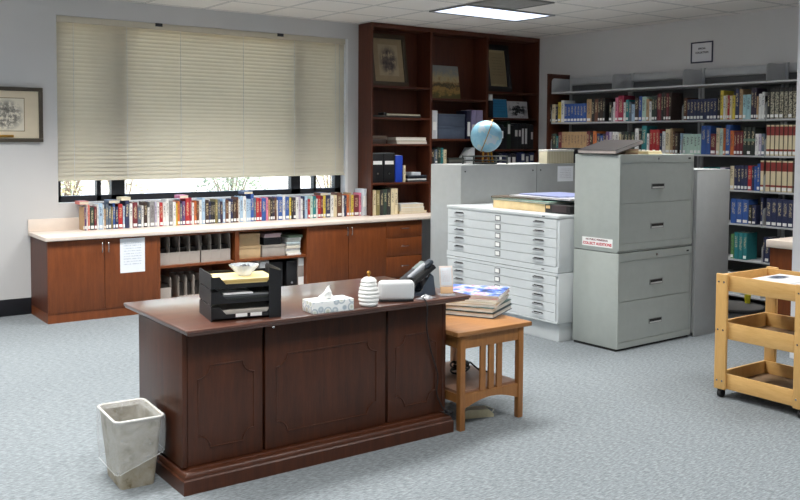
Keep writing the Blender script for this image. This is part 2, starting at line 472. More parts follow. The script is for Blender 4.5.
def book(loc, th, d, h, code, label, group, yaw=0.0, lean=0.0, tilt=None, sticker=True, cat='book', name='book'):
    # stands on loc, spine towards local -y, thickness along local x
    rot = tilt if tilt is not None else (0, lean, yaw)
    t = thing(name, label, cat, loc, group=group, rot=rot)
    bt = min(.0035, th * .16); e = th / 2
    nose = min(.008, th * .34)
    out = [(-e, d)] + [(-e, nose)] + [(-e * math.cos(a), nose - nose * math.sin(a)) for a in (PI / 4, PI / 2, 3 * PI / 4)] + [(e, nose), (e, d)]
    inn = [(e - bt, d), (e - bt, nose + bt), (-e + bt, nose + bt), (-e + bt, d)]
    MB().prism(out + inn, 'z', 0, h).build('cover', book_mat(code), t, smooth=False, weld=False)
    MB().box(-e + bt, e - bt, nose + bt, d - .004, .004, h - .004).build('page_block', M['page'], t, smooth=False, weld=False)
    if sticker and random.random() < .82:
        MB().box(-e * .72, e * .72, -.0012, nose * .5, .012, .040 if h > .2 else .032).build('spine_label', M['label'], t, smooth=False, weld=False)
    return t

HT = {'A': .288, 'B': .262, 'C': .236, 'D': .212, 'E': .188, '': .23}
COUNTER_ROW = "t,2.444,2.458,D pu,2.458,2.476,D w,2.476,2.486,C co,2.486,2.507,C dg,2.507,2.546,D m,2.546,2.571,D w,2.571,2.587,C lb,2.587,2.626,C w,2.626,2.638,C t,2.638,2.652,E sb,2.652,2.677,C sb,2.677,2.704,D ol,2.704,2.72,D b,2.72,2.74,C n,2.74,2.771,D r,2.771,2.813,C lb,2.813,2.833,D n,2.833,2.876,B w,2.876,2.907,C m,2.907,2.955,C sb,2.955,2.993,E w,2.993,3.014,D db,3.014,3.051,C w,3.051,3.073,E g,3.073,3.123,C lv,3.123,3.144,C w,3.144,3.171,C r,3.171,3.204,C w,3.204,3.234,C w,3.234,3.265,B g,3.265,3.305,C w,3.305,3.339,C y,3.339,3.351,D o,3.351,3.377,C sb,3.377,3.4,D pu,3.4,3.434,C r,3.434,3.48,B cr,3.48,3.501,B w,3.501,3.526,D o,3.526,3.551,C br,3.551,3.577,C w,3.577,3.606,C lb,3.606,3.642,B db,3.642,3.682,C n,3.682,3.701,D k,3.701,3.723,D k,3.723,3.747,D ol,3.747,3.777,C sb,3.777,3.804,C dp,3.804,3.831,D lb,3.831,3.86,C br,3.86,3.896,C w,3.896,3.918,D n,3.918,3.943,C db,3.943,3.983,C br,3.983,4.003,B w,4.003,4.018,C lb,4.018,4.056,B w,4.056,4.092,B lb,4.092,4.119,C lb,4.119,4.142,C b,4.142,4.179,A sb,4.179,4.204,C r,4.204,4.239,C cr,4.239,4.267,C b,4.267,4.318,C pk,4.318,4.344,C t,4.344,4.366,D k,4.366,4.395,C dp,4.395,4.419,C br,4.419,4.442,C w,4.442,4.457,D b,4.457,4.513,C w,4.513,4.545,B b,4.545,4.592,C y,4.592,4.615,C k,4.615,4.638,C dp,4.638,4.671,C w,4.671,4.705,C lv,4.705,4.73,C w,4.73,4.757,D n,4.757,4.779,C lb,4.779,4.816,C r,4.816,4.848,D pg,4.848,4.88,C te,4.88,4.921,C w,4.921,4.94,D r,4.94,4.978,C m,4.978,5.01,C y,5.01,5.041,C n,5.041,5.102,C w,5.102,5.143,C c,5.143,5.185,C br,5.185,5.252,B w,5.252,5.278,C n,5.278,5.311,C o,5.311,5.344,C t,5.344,5.372,B y,5.372,5.403,C m,5.403,5.475,C pk,5.475,5.503,B"
BOOKCASE_ROW = "c,5.595,5.611,A c,5.611,5.652,A ol,5.652,5.706,A k,5.706,5.754,A dg,5.754,5.802,A k,5.802,5.858,A c,5.858,5.907,A c,5.907,5.956,A"
SHELF_R1 = "k,7.699,7.674,D c,7.674,7.618,D n,7.618,7.578,E y,7.578,7.526,C w,7.526,7.474,B b,7.474,7.421,D b,7.421,7.37,D b,7.37,7.319,D b,7.319,7.27,D b,7.27,7.22,D b,7.22,7.173,D b,7.173,7.123,D t,7.123,7.05,B k,7.05,7.002,B br,7.002,6.95,B k,6.95,6.92,B db,6.92,6.882,B k,6.882,6.846,B k,6.788,6.73,D w,6.73,6.702,D pk,6.702,6.659,B cr,6.659,6.583,A w,6.583,6.552,D te,6.552,6.507,C sb,6.507,6.471,D lb,6.471,6.427,E db,6.427,6.373,B b,6.373,6.33,B pg,6.33,6.274,B t,6.274,6.234,C w,6.234,6.201,D dg,6.201,6.155,B k,6.155,6.129,B m,6.129,6.077,A k,6.077,6.045,A db,6.045,6.013,A m,6.013,5.98,A db,5.98,5.949,A br,5.794,5.751,C n,5.751,5.711,D n,5.711,5.671,D n,5.671,5.631,D n,5.631,5.592,D n,5.592,5.553,D n,5.553,5.514,D n,5.514,5.476,D n,5.476,5.438,D n,5.438,5.4,D k,5.391,5.362,C y,5.362,5.328,A w,5.328,5.302,C c,5.302,5.28,C r,5.28,5.257,C c,5.257,5.227,C y,5.227,5.194,C n,5.194,5.15,A t,5.15,5.112,A aq,5.112,5.071,C aq,5.071,5.024,C dp,5.024,4.988,A dp,4.988,4.964,A t,4.964,4.943,D w,4.943,4.909,C w,4.909,4.877,B k,4.877,4.852,D k,4.852,4.821,B mt,4.821,4.775,A mt,4.775,4.729,A mt,4.729,4.684,A mt,4.684,4.639,A mt,4.639,4.595,A mt,4.595,4.551,A"
SHELF_R2 = "k,7.692,7.659,D dg,7.659,7.604,D te,7.604,7.565,E m,7.565,7.511,C t,7.511,7.461,C t,7.461,7.411,C t,7.411,7.361,C t,7.361,7.312,C t,7.312,7.264,C t,7.264,7.215,C t,7.215,7.167,C t,7.167,7.117,C m,7.117,7.071,C db,7.071,7.021,C o,7.021,6.965,C n,6.965,6.91,D b,6.91,6.872,E dp,6.872,6.834,D pu,6.834,6.781,C lv,6.781,6.738,C w,6.738,6.695,C w,6.695,6.643,C c,6.643,6.609,D k,6.609,6.562,C dg,6.562,6.514,C k,6.514,6.467,C dg,6.467,6.42,C w,6.42,6.366,B k,6.366,6.327,C te,6.327,6.258,A w,6.258,6.221,D r,6.221,6.178,B r,6.178,6.134,B r,6.134,6.09,B n,6.09,6.057,D w,6.057,6.014,C c,6.014,5.955,B t,5.955,5.922,B br,5.922,5.892,C db,5.892,5.854,D lb,5.829,5.805,D pg,5.805,5.756,D pg,5.756,5.707,D pg,5.707,5.659,D pg,5.659,5.617,D pg,5.617,5.575,D b,5.575,5.516,A b,5.516,5.466,A m,5.466,5.4,D c,5.4,5.36,B pg,5.36,5.321,B o,5.321,5.293,B b,5.293,5.242,A o,5.242,5.198,C m,5.198,5.167,C m,5.167,5.132,C m,5.132,5.099,C gb,5.099,5.056,B gb,5.056,5.013,B gb,5.013,4.97,B w,4.97,4.933,D lv,4.933,4.903,D sb,4.903,4.861,D rv,4.861,4.811,A rv,4.811,4.765,A rv,4.765,4.72,A rv,4.72,4.676,A rv,4.676,4.632,A rv,4.632,4.588,A rv,4.588,4.545,A"
SHELF_R3 = "pk,5.614,5.542,E te,5.542,5.472,D n,5.472,5.403,E te,5.403,5.346,D lv,5.346,5.289,D n,5.289,5.233,D c,5.233,5.188,C n,5.188,5.149,C n,5.149,5.112,C n,5.112,5.074,C n,5.074,5.039,C r,5.039,4.996,C n,4.996,4.972,C b,4.972,4.94,C b,4.94,4.908,B rv,4.908,4.856,A rv,4.856,4.802,A rv,4.802,4.743,A rv,4.743,4.686,A rv,4.686,4.628,A rv,4.628,4.573,A"
SHELF_R4 = "b,5.218,5.152,C b,5.152,5.086,C b,5.086,5.022,C k,5.022,4.984,E n,4.984,4.941,E n,4.894,4.836,B n,4.836,4.78,B n,4.78,4.724,B n,4.724,4.668,B n,4.668,4.613,B n,4.613,4.559,B"
SHELF_R5 = "gr,5.209,5.17,C te,5.17,5.12,B te,5.12,5.071,B te,5.071,5.028,B n,4.874,4.838,C n,4.838,4.791,C"

def descr(th, h):
    a = 'tall' if h > .255 else ('short' if h < .205 else '')
    b = 'thick' if th > .042 else ('thin' if th < .018 else '')
    return ' '.join(x for x in (a, b) if x)

def row(data, place, line, base, along, group, gap=.0016, breaks=(), sticker=True, depth=(.13, .17), flip=False, lean_at=()):
    ents = [(c, float(a), float(b), h) for c, a, b, h in (e.split(',') for e in data.split())]
    for i, (c, a, b_, hc) in enumerate(ents):
        lo, hi = min(a, b_), max(a, b_)
        for br in breaks:
            if lo < br + .006 and hi > br - .006:
                if hi - br > br - lo: lo = br + .006
                else: hi = br - .006
        th = hi - lo - gap
        if th < .006: continue
        h = HT[hc] * random.uniform(.975, 1.025); d = random.uniform(*depth)
        if i and ents[i - 1][0] == c and ents[i - 1][3] == hc: h, d = lh, ld
        lh, ld = h, d
        mid = (lo + hi) / 2
        l = ' '.join((descr(th, h) + ' ' + PAL[c][1] + ' book, ' + ordinal(i + 1) + ' from ' + place).split())
        if along == 'x': book((mid, line + random.uniform(0, .006) * (h is not lh), base, ), th, d, h, c, l, group, 0, sticker=sticker)
        else: book((line, mid, base), th, d, h, c, l, group, -PI / 2, sticker=sticker and hc != 'Z')

# ------------------------------------------------------------------ window counter run
CF = 7.92
wt = MB()
wt.box(2.0, X1 - .001, CF - .03, 8.4985, .715, .75, .004)
wk = tag(wt.build('worktop', M['laminate']), 'long cream laminate worktop under the window', 'worktop')
MB().box(2.0, 5.55, 8.48, 8.4985, .75, .86, .002).build('backsplash', M['laminate'], wk)

def handle(parent, x, y, z, L, vertical, name='handle'):
    m = MB(); r = .0045; p = .028
    if vertical: pts = [(x, y, z - L / 2), (x, y - p, z - L / 2 + .008), (x, y - p, z + L / 2 - .008), (x, y, z + L / 2)]
    else: pts = [(x - L / 2, y, z), (x - L / 2 + .008, y - p, z), (x + L / 2 - .008, y - p, z), (x + L / 2, y, z)]
    m.tube(smoothpath(pts, 4), r, 8); return m.build(name, M['chrome'], parent)

def door_cabinet(x0, x1, label, hz):
    t = thing('base_cabinet', label, 'cabinet', ((x0 + x1) / 2, CF, 0)); w = x1 - x0
    c = MB()
    c.box(-w / 2, -w / 2 + .02, .02, .57, .09, .714); c.box(w / 2 - .02, w / 2, .02, .57, .09, .714)
    c.box(-w / 2 + .02, w / 2 - .02, .02, .57, .09, .11); c.box(-w / 2 + .02, w / 2 - .02, .55, .57, .11, .714); c.box(-w / 2 + .02, w / 2 - .02, .02, .57, .694, .714)
    c.build('carcass', M['cherry_dark'], t)
    MB().box(-w / 2, w / 2, .006, .57, 0, .084).build('toe_kick', M['cherry'], t)
    for s_ in (-1, 1):
        a, b_ = (-w / 2 + .002, -.002) if s_ < 0 else (.002, w / 2 - .002)
        d = MB().box(a, b_, 0, .019, .085, .708, .002).build('door', M['cherry'], t)
        handle(d, s_ * .028, 0, hz, .085, True)
    return t
door_cabinet(2.02, 2.995, 'double-door cherry base cabinet at the left end under the window', .635)
door_cabinet(4.588, 5.555, 'double-door cherry base cabinet between the open shelves and the drawers', .635)

def open_unit(x0, x1, label):
    t = thing('open_cabinet', label, 'cabinet', ((x0 + x1) / 2, CF, 0)); w = x1 - x0
    c = MB()
    c.box(-w / 2, -w / 2 + .022, 0, .57, .09, .714); c.box(w / 2 - .022, w / 2, 0, .57, .09, .714)
    c.box(-w / 2 + .022, w / 2 - .022, .55, .57, .07, .714)
    c.box(-w / 2 + .022, w / 2 - .022, .01, .55, .692, .714)
    c.build('carcass', M['cherry'], t)
    MB().box(-w / 2 + .022, w / 2 - .022, .004, .55, .07, .092).build('bottom_shelf', M['cherry'], t)
    MB().box(-w / 2 + .022, w / 2 - .022, .012, .55, .40, .421).build('shelf', M['cherry'], t)
    MB().box(-w / 2, w / 2, .006, .57, 0, .07).build('toe_kick', M['cherry'], t)
    return t
open_unit(2.995, 3.79, 'open cherry shelf unit holding grey magazine holders under the window')
open_unit(3.79, 4.588, 'open cherry shelf unit holding boxes and paper stacks under the window')
dr = thing('drawer_cabinet', 'three-drawer cherry cabinet at the right end of the window run', 'cabinet', (5.80, CF, 0))
MB().box(-.245, .245, .02, .57, .09, .714).build('carcass', M['cherry_dark'], dr)
MB().box(-.245, .245, .006, .57, 0, .084).build('toe_kick', M['cherry'], dr)
for z0, z1 in ((.53, .708), (.325, .525), (.095, .32)):
    d = MB().box(-.243, .243, 0, .019, z0, z1, .002).build('drawer', M['cherry'], dr)
    handle(d, 0, 0, (z0 + z1) / 2 + .01, .1, False)
# end support of the kneehole
tag(MB().box(8.10, X1 - .002, CF + .02, 8.49, 0, .714).build('support_panel', M['cherry_dark']), 'cherry support panel under the right end of the long worktop', 'panel')

# notice taped on the first cabinet
def notice_mat(name, ink=(120, 140, 170), lines=13):
    m, nt, b = newmat(name)
    tc = nt.nodes.new('ShaderNodeTexCoord'); sp = nt.nodes.new('ShaderNodeSeparateXYZ'); nt.links.new(tc.outputs['Generated'], sp.inputs[0])
    gx, gy, gz = sp.outputs
    fr = math_n(nt, 'FRACT', math_n(nt, 'MULTIPLY', gz, float(lines)))
    mk = math_n(nt, 'MULTIPLY', math_n(nt, 'LESS_THAN', fr, .4), math_n(nt, 'LESS_THAN', math_n(nt, 'ABSOLUTE', math_n(nt, 'SUBTRACT', gx, .5)), .36))
    mk = math_n(nt, 'MULTIPLY', mk, math_n(nt, 'LESS_THAN', math_n(nt, 'ABSOLUTE', math_n(nt, 'SUBTRACT', gz, .55)), .33))
    f = tex_noise(nt, coords(nt, 'Generated', (30, 1, lines)), 1.0, 3)
    mk = math_n(nt, 'MULTIPLY', mk, math_n(nt, 'GREATER_THAN', f, .47))
    nt.links.new(mixc(nt, math_n(nt, 'MULTIPLY', mk, .4), lin((236, 240, 246)), lin(ink)), b.inputs['Base Color'])
    b.inputs['Roughness'].default_value = .8
    return m
tag(MB().box(2.645, 2.872, CF - .0012, CF - .0002, .39, .70).build('notice', notice_mat('notice_print'), rot=(0, 0, 0)), 'white printed notice taped to the left cabinet door', 'notice')

# magazine holders in the open unit
GREY = plain((168, 158, 150), .7, var=.05); 
def magazine_holder(x0, x1, y, z, label, h=.262, low=.115, mat=GREY):
    w = x1 - x0
    t = thing('magazine_holder', label, 'magazine holder', ((x0 + x1) / 2, y, z), 0, 'grey magazine holders in the open cabinet')
    prof = [(0, 0), (.24, 0), (.24, h), (.018, h), (0, h - .02)]
    m = MB(); e = w / 2
    m.prism(prof, 'x', -e, -e + .0025); m.prism(prof, 'x', e - .0025, e)
    m.box(-e + .0025, e - .0025, .2375, .24, .002, h); m.box(-e + .0025, e - .0025, 0, .24, 0, .0025)
    m.build('body', mat, t)
    MB().box(-e + .0026, e - .0026, 0, .003, .0025, low).build('front_panel', mat, t)
    MB().box(-e + .006, e - .012, .05, .235, .003, .15).build('papers', plain((52, 46, 44), .8, var=.3), t)  # shade inside the holder is put into this near-black colour
    return t
x = 3.022
for i in range(4):
    magazine_holder(x, x + .1005, CF + .05, .4220, 'grey magazine holder, %s from the left on the upper open shelf' % ordinal(i + 1)); x += .1012
x += .012
for i in range(3):
    magazine_holder(x, x + .1, CF + .05, .4220, 'grey magazine holder, %s from the left on the upper open shelf' % ordinal(i + 5)); x += .1008
magazine_holder(3.02, 3.135, CF + .04, .0926, 'grey magazine holder alone at the left on the lower open shelf', .21, .12)
for i, xx in enumerate((3.215, 3.292, 3.369)):
    magazine_holder(xx, xx + .072, CF + .05, .0926, 'narrow grey magazine holder, %s of three on the lower open shelf' % ordinal(i + 1), .22, .03)

# right open unit: boxes, paper stacks
def carton(name, x0, x1, y0, y1, z0, z1, mat, label, cat='box', lid=None, lidmat=None, r=.002):
    t = thing(name, label, cat, ((x0 + x1) / 2, (y0 + y1) / 2, z0)); w, d, h = x1 - x0, y1 - y0, z1 - z0
    if lid:
        MB().box(-w / 2 + .003, w / 2 - .003, -d / 2 + .003, d / 2 - .003, 0, h - lid * .3, r).build('box_body', mat, t)
        MB().box(-w / 2, w / 2, -d / 2, d / 2, h - lid, h, r).build('lid', lidmat or mat, t)
    else:
        MB().box(-w / 2, w / 2, -d / 2, d / 2, 0, h, r).build('box_body', mat, t)
    return t
KRAFT = plain((196, 166, 126), .75)
carton('cardboard_box', 3.83, 4.07, 7.97, 8.30, .4216, .548, KRAFT, 'tan flat box, lower of two stacked in the open cabinet', lid=.03)
carton('cardboard_box', 3.835, 4.065, 7.975, 8.29, .549, .668, KRAFT, 'tan flat box, upper of two stacked in the open cabinet', lid=.03)
carton('storage_box', 4.085, 4.345, 7.97, 8.3, .4216, .54, plain((168, 160, 152), .7), 'grey box under the black box in the open cabinet', lid=.025)
carton('storage_box', 4.105, 4.305, 7.98, 8.25, .541, .614, M['black_soft'], 'small black box stacked on the grey box in the open cabinet', lid=.02)
def paper_stack(name, x0, x1, y0, y1, z0, layers, label, cat='papers', jit=.012, rotz=0.0, tone=True):
    t = thing(name, label, cat, ((x0 + x1) / 2, (y0 + y1) / 2, z0), rotz); z = 0
    w, d = (x1 - x0), (y1 - y0)
    for h, rgb in layers:
        jx, jy = random.uniform(-jit, jit), random.uniform(-jit, jit)
        MB().box(-w / 2 + jx, w / 2 + jx, -d / 2 + jy, d / 2 + jy, z, z + h - .0004, .0012, 1).build('sheaf', plain(rgb, .8, var=.04), t); z += h
    return t
paper_stack('paper_stack', 4.115, 4.295, 7.98, 8.24, .615, [(.02, (206, 180, 182)), (.02, (196, 172, 176))], 'pinkish papers on top of the small black box')
paper_stack('paper_stack', 4.365, 4.525, 7.97, 8.27, .4216, [(.02, (236, 236, 232)), (.03, (226, 224, 214)), (.02, (240, 240, 240)), (.025, (214, 206, 190)), (.02, (238, 238, 236)), (.02, (200, 214, 216)), (.022, (232, 232, 228)), (.022, (234, 234, 230)), (.025, (120, 140, 118))], 'tall stack of white papers and booklets in the open cabinet')
carton('cardboard_box', 3.83, 4.03, 7.98, 8.28, .0926, .33, KRAFT, 'tan box on the lower open shelf behind the letter tray', lid=.03)
carton('storage_box', 4.06, 4.16, 7.97, 8.25, .0926, .385, M['white'], 'slim white box on the lower open shelf beside the tan box')
carton('storage_box', 4.17, 4.325, 7.99, 8.28, .0926, .36, M['black_soft'], 'black box on the lower open shelf behind the taller binder')
bb = thing('binder', 'black ring binder standing on the lower open shelf', 'binder', (4.42, 7.97, .0926))
MB().box(-.06, .06, 0, .24, 0, .27, .004).build('cover', M['black'], bb)
MB().cyl((0, -.001, .05), (0, .002, .05), .012).build('finger_ring', M['chrome'], bb)
ws = thing('file_box', 'grey file box with two white labels on the lower open shelf', 'box', (4.522, 7.97, .0926))
MB().box(-.033, .038, 0, .26, 0, .30, .002).build('box_body', plain((150, 140, 134), .7), ws)
MB().box(-.028, .034, -.001, .0005, .215, .29).build('white_label', M['label'], ws); MB().box(-.028, .034, -.001, .0005, .015, .1).build('white_label', M['label'], ws)

# ------------------------------------------------------------------ books on the window counter
row(COUNTER_ROW, 'the left in the window counter row', 8.33, .7506, 'x', 'books standing in a row on the window counter', depth=(.12, .145))
row(BOOKCASE_ROW, 'the left under the lowest bookcase shelf', 8.255, .7506, 'x', 'books under the lowest bookcase shelf', sticker=False, depth=(.18, .2))
# wide white binder at the end of the counter row
wb = thing('binder', 'tall white binder standing between the counter books and the bookcase', 'binder', (5.535, 8.345, .7506))
MB().box(-.028, .03, -.03, .13, 0, .30, .004).build('cover', plain((214, 222, 230), .6), wb)
MB().box(-.018, .02, -.032, -.029, .1, .22).build('spine_label', M['label'], wb)
# paperbacks lying across the tops of the row
for (x, w_, th, code, base, desc) in ((2.465, .085, .03, 'co', .75 + .225, 'coral paperback lying on the first books at the left'),
                                      (2.735, .09, .04, 'sb', .75 + .262, 'slate paperback lying across the row tops near the left end'),
                                      (2.655, .08, .028, 'w', .75 + .262, 'white paperback lying across the row tops near the left end'),
                                      (2.845, .085, .032, 'c', .75 + .272, 'cream paperback lying on the books left of the mullion'),
                                      (3.42, .09, .045, 'pk', .75 + .258, 'pink paperback lying on the red books in the row'),
                                      (4.105, .1, .03, 'b', .75 + .298, 'blue paperback lying on the tallest blue counter book')):
    pass
_tops = []
for o in list(C.objects):
    if o.name.startswith('book') and o.parent is None and o.get('group', '').startswith('books standing'):
        cov = [c for c in o.children if c.name.startswith('cover')][0]
        xs = [vv.co.x for vv in cov.data.vertices]; zs = max(vv.co.z for vv in cov.data.vertices)
        _tops.append((o.location.x + min(xs), o.location.x + max(xs), .75 + zs))
def lying(x, wd, th, code, label):
    z = max(t for a, b_, t in _tops if b_ > x - wd / 2 and a < x + wd / 2)
    # lies flat: thickness vertical, tail end towards the room
    t = thing('book', label, 'book', (x, 8.332, z + .0006), group='paperbacks lying across the counter row')
    MB().box(-wd / 2, wd / 2, 0, .14, 0, .0025).build('cover', book_mat(code), t, smooth=False)
    MB().box(-wd / 2 + .002, wd / 2 - .002, .003, .138, .0025, th - .0025).build('page_block', M['page'] if code != 'w' else M['paper'], t, smooth=False)
    m = MB().box(-wd / 2, wd / 2, 0, .14, th - .0025, th); m.box(-wd / 2, -wd / 2 + .0025, 0, .14, .0025, th - .0025); m.build('top_cover', book_mat(code), t, smooth=False)
lying(2.455, .085, .03, 'co', 'coral paperback lying flat on the first two counter books')
lying(2.73, .1, .03, 'sb', 'slate paperback lying flat on books near the left mullion')
lying(2.845, .09, .03, 'c', 'cream paperback lying flat on the books in front of the left mullion')
lying(3.42, .09, .03, 'pk', 'pink paperback lying flat on the red books of the counter row')
lying(4.115, .1, .028, 'n', 'navy paperback lying flat on the tallest blue counter book')
lying(5.02, .1, .028, 'br', 'brown paperback lying flat near the right end of the row')

# ------------------------------------------------------------------ tall bookcase
BF, BB, BX0, BX1 = 8.23, 8.5, 5.565, 8.147
bc = thing('bookcase', 'tall dark cherry bookcase built into the back right corner', 'bookcase', (6.85, BF, .7506))
ox, oz = 6.85, .75
def bp(name, x0, x1, z0, z1, y0=0.0, y1=.27, mat='cherry_dark'):
    return MB().box(x0 - ox, x1 - ox, y0, y1, z0 - oz, z1 - oz, .0015, 1).build(name, M[mat], bc)
bp('side_panel', BX0, BX0 + .022, .75, 2.895); bp('side_panel', BX1 - .03, BX1 - .002, .75, 2.895)
bp('divider', 6.385, 6.42, .75, 2.85); bp('divider', 7.25, 7.285, .75, 2.85)
bp('back_panel', BX0 + .022, BX1 - .03, .75, 2.85, .258, .268)
bp('top_panel', BX0 + .022, BX1 - .03, 2.85, 2.895)
for z in (2.205, 1.851, 1.552, 1.115): bp('shelf', BX0 + .022, 6.385, z - .022, z, .006, .258)
for z in (2.088, 1.614, 1.32): bp('shelf', 6.42, 7.25, z - .022, z, .006, .258)
for z in (2.20, 1.879, 1.49, 1.30): bp('shelf', 7.285, BX1 - .03, z - .022, z, .006, .258)

def poster_mat(name, bg, ink, lines):
    m = notice_mat(name, ink, lines); nt = m.node_tree
    for n in nt.nodes:
        if n.type == 'MIX' and tuple(round(v, 3) for v in n.inputs[6].default_value)[:3] == tuple(round(v, 3) for v in lin((236, 240, 246)))[:3]: n.inputs[6].default_value = lin(bg)
    return m
def leaning_frame(name, x, y, z, w, h, tilt, fm, label, bw=.045, mat_=None, art=None, yaw=0.0):
    t = thing(name, label, 'picture', (x, y, z), rot=(-tilt, 0, yaw))
    frame_mb(w, h, bw, .025).build('frame', fm, t)
    MB().box(-w / 2 + bw * .8, w / 2 - bw * .8, -.012, -.004, bw * .8, h - bw * .8).build('mat_board', mat_, t)
    if art:
        MB().box(-w / 2 + art[0], w / 2 - art[0], -.0135, -.012, art[1], h - art[1]).build('artwork', art[2], t)
    return t
BRZ = plain((74, 62, 46), .45, .2)
leaning_frame('framed_picture', 5.895, 8.345, 2.2075, .51, .60, math.radians(9), BRZ, 'framed print with tan mat leaning on the top left bookcase shelf', .05,
              plain((150, 130, 100), .8), (.12, .12, sketch_mat('faded_print', (168, 150, 122), ((60, 50, 50), (104, 90, 80)), 4, .53)))
pt = thing('painting', 'small unframed landscape painting leaning on the middle bookcase shelf', 'painting', (6.69, 8.345, 2.0896), rot=(-math.radians(9), 0, 0))
MB().box(-.235, .235, -.02, 0, 0, .40, .002).build('canvas', plain((110, 100, 86), .8), pt)
def landscape():
    m, nt, b = newmat('landscape_paint'); v = coords(nt, 'Generated'); sp = nt.nodes.new('ShaderNodeSeparateXYZ'); nt.links.new(v, sp.inputs[0])
    f = tex_noise(nt, v, 5, 8, .7)
    z = math_n(nt, 'ADD', sp.outputs[2], math_n(nt, 'MULTIPLY', math_n(nt, 'SUBTRACT', f, .5), .9))
    nt.links.new(ramp(nt, z, [(.1, lin((96, 90, 50))), (.26, lin((176, 138, 76))), (.4, lin((56, 52, 40))), (.5, lin((150, 120, 80))), (.6, lin((180, 160, 120))), (.85, lin((134, 136, 132)))]), b.inputs['Base Color'])
    b.inputs['Roughness'].default_value = .6
    return m
MB().box(-.234, .234, -.021, -.02, .001, .399).build('painted_face', landscape(), pt)
leaning_frame('framed_certificate', 7.575, 8.36, 2.202, .42, .60, math.radians(9), plain((22, 22, 26), .4), 'black framed tan certificate leaning on the top right bookcase shelf', .07,
              plain((168, 150, 112), .8), (.085, .10, poster_mat('certificate_print', (150, 132, 98), (96, 82, 60), 11)))
# shelf contents, left bay
x = 5.70
t = thing('document_tube', 'black and tan flat case lying on the second bookcase shelf', 'case', (5.95, 8.33, 1.8525))
MB().box(-.335, .335, -.06, .06, 0, .022, .002).build('case_body', plain((46, 44, 42), .6), t)
MB().box(-.16, .33, -.055, .055, .022, .042, .002).build('tan_tray', plain((176, 168, 146), .7), t)
MB().box(-.19, -.15, -.058, .058, .0222, .055, .003).build('clasp', M['black'], t)
t = thing('small_box', 'small dark glass-topped box on the third bookcase shelf', 'box', (5.71, 8.33, 1.5535))
MB().box(-.095, .095, -.05, .06, 0, .05, .003).build('box_body', plain((58, 46, 40), .5), t); MB().box(-.098, .098, -.053, .063, .05, .09, .004).build('lid', plain((92, 78, 68), .3), t)
paper_stack('paper_stack', 5.93, 6.36, 8.26, 8.45, 1.5535, [(.022, (222, 214, 200)), (.02, (206, 196, 180)), (.018, (230, 226, 218)), (.016, (214, 206, 194))], 'pale stack of papers on the third bookcase shelf')
for i, xx in enumerate((5.675, 5.835)):
    t = thing('magazine_box', 'black file box with white label, %s of two on the fourth shelf' % ('left' if i == 0 else 'right'), 'box', (xx, 8.265, 1.1165), group='black file boxes on the fourth bookcase shelf')
    MB().box(-.077, .077, 0, .2, 0, .325, .002).build('box_body', M['black'], t)
    MB().box(-.06, .06, -.001, .0005, .205, .245).build('white_label', M['label'], t)
    MB().cyl((0, -.002, .10), (0, .001, .10), .012).build('finger_ring', M['chrome'], t)
t = thing('folder', 'thin grey folder lying on top of the black file boxes', 'folder', (5.76, 8.36, 1.4425)); MB().box(-.155, .155, -.09, .09, 0, .01, .002).build('cover', plain((96, 98, 100), .6), t)
def binder(x0, x1, y, z, h, rgb, label, d=.2, tab=None, group=None):
    t = thing('binder', label, 'binder', ((x0 + x1) / 2, y, z), 0, group); e = (x1 - x0) / 2 - .0006
    MB().box(-e, e, 0, d, 0, h, .003).build('cover', plain(rgb, .5), t)
    MB().box(-e + .004, e - .004, .02, d + .001, .004, h + .0015).build('page_block', M['paper'], t)
    if tab: MB().box(-e * .6, e * .6, -.001, .0006, h * tab[0], h * tab[1]).build('spine_label', M['label'], t)
    return t
binder(5.92, 6.02, 8.262, 1.1165, .305, (28, 66, 178), 'bright blue binder on the fourth bookcase shelf beside the black boxes')
book((6.053, 8.265, 1.1165), .034, .17, .19, 'c', 'short cream book beside the bright blue binder', None, sticker=False)
paper_stack('paper_stack', 6.10, 6.375, 8.27, 8.45, 1.1165, [(.018, (52, 54, 58)), (.02, (232, 232, 230)), (.022, (60, 66, 76)), (.014, (52, 60, 72))], 'dark folders and white papers lying on the fourth bookcase shelf')
carton('label_box', 6.16, 6.29, 8.275, 8.44, 1.1905, 1.225, plain((206, 212, 220), .6), 'small white box on the dark folders of the fourth bookcase shelf')
# under the lowest shelf, lying stack
for i, (w_, h_, rgb, nm) in enumerate(((.40, .03, (196, 176, 130), 'tan book at the bottom of the counter pile inside the bookcase'), (.34, .04, (228, 228, 226), 'white book second in the counter pile inside the bookcase'), (.33, .042, (222, 226, 230), 'white book on top of the counter pile inside the bookcase'))):
    z = .7505 + (0, .0305, .071)[i]
    t = thing('book', nm, 'book', (6.175 - i * .006, 8.35, z), group='books lying in a pile under the lowest shelf')
    MB().box(-w_ / 2, w_ / 2, -.09, .09, 0, .003).box(-w_ / 2, w_ / 2, -.09, .09, h_ - .003, h_).box(-w_ / 2, -w_ / 2 + .003, -.09, .09, .003, h_ - .003).build('cover', plain(rgb, .6), t, smooth=False)
    MB().box(-w_ / 2 + .004, w_ / 2 - .004, -.086, .088, .0031, h_ - .0031).build('page_block', M['page'], t, smooth=False)
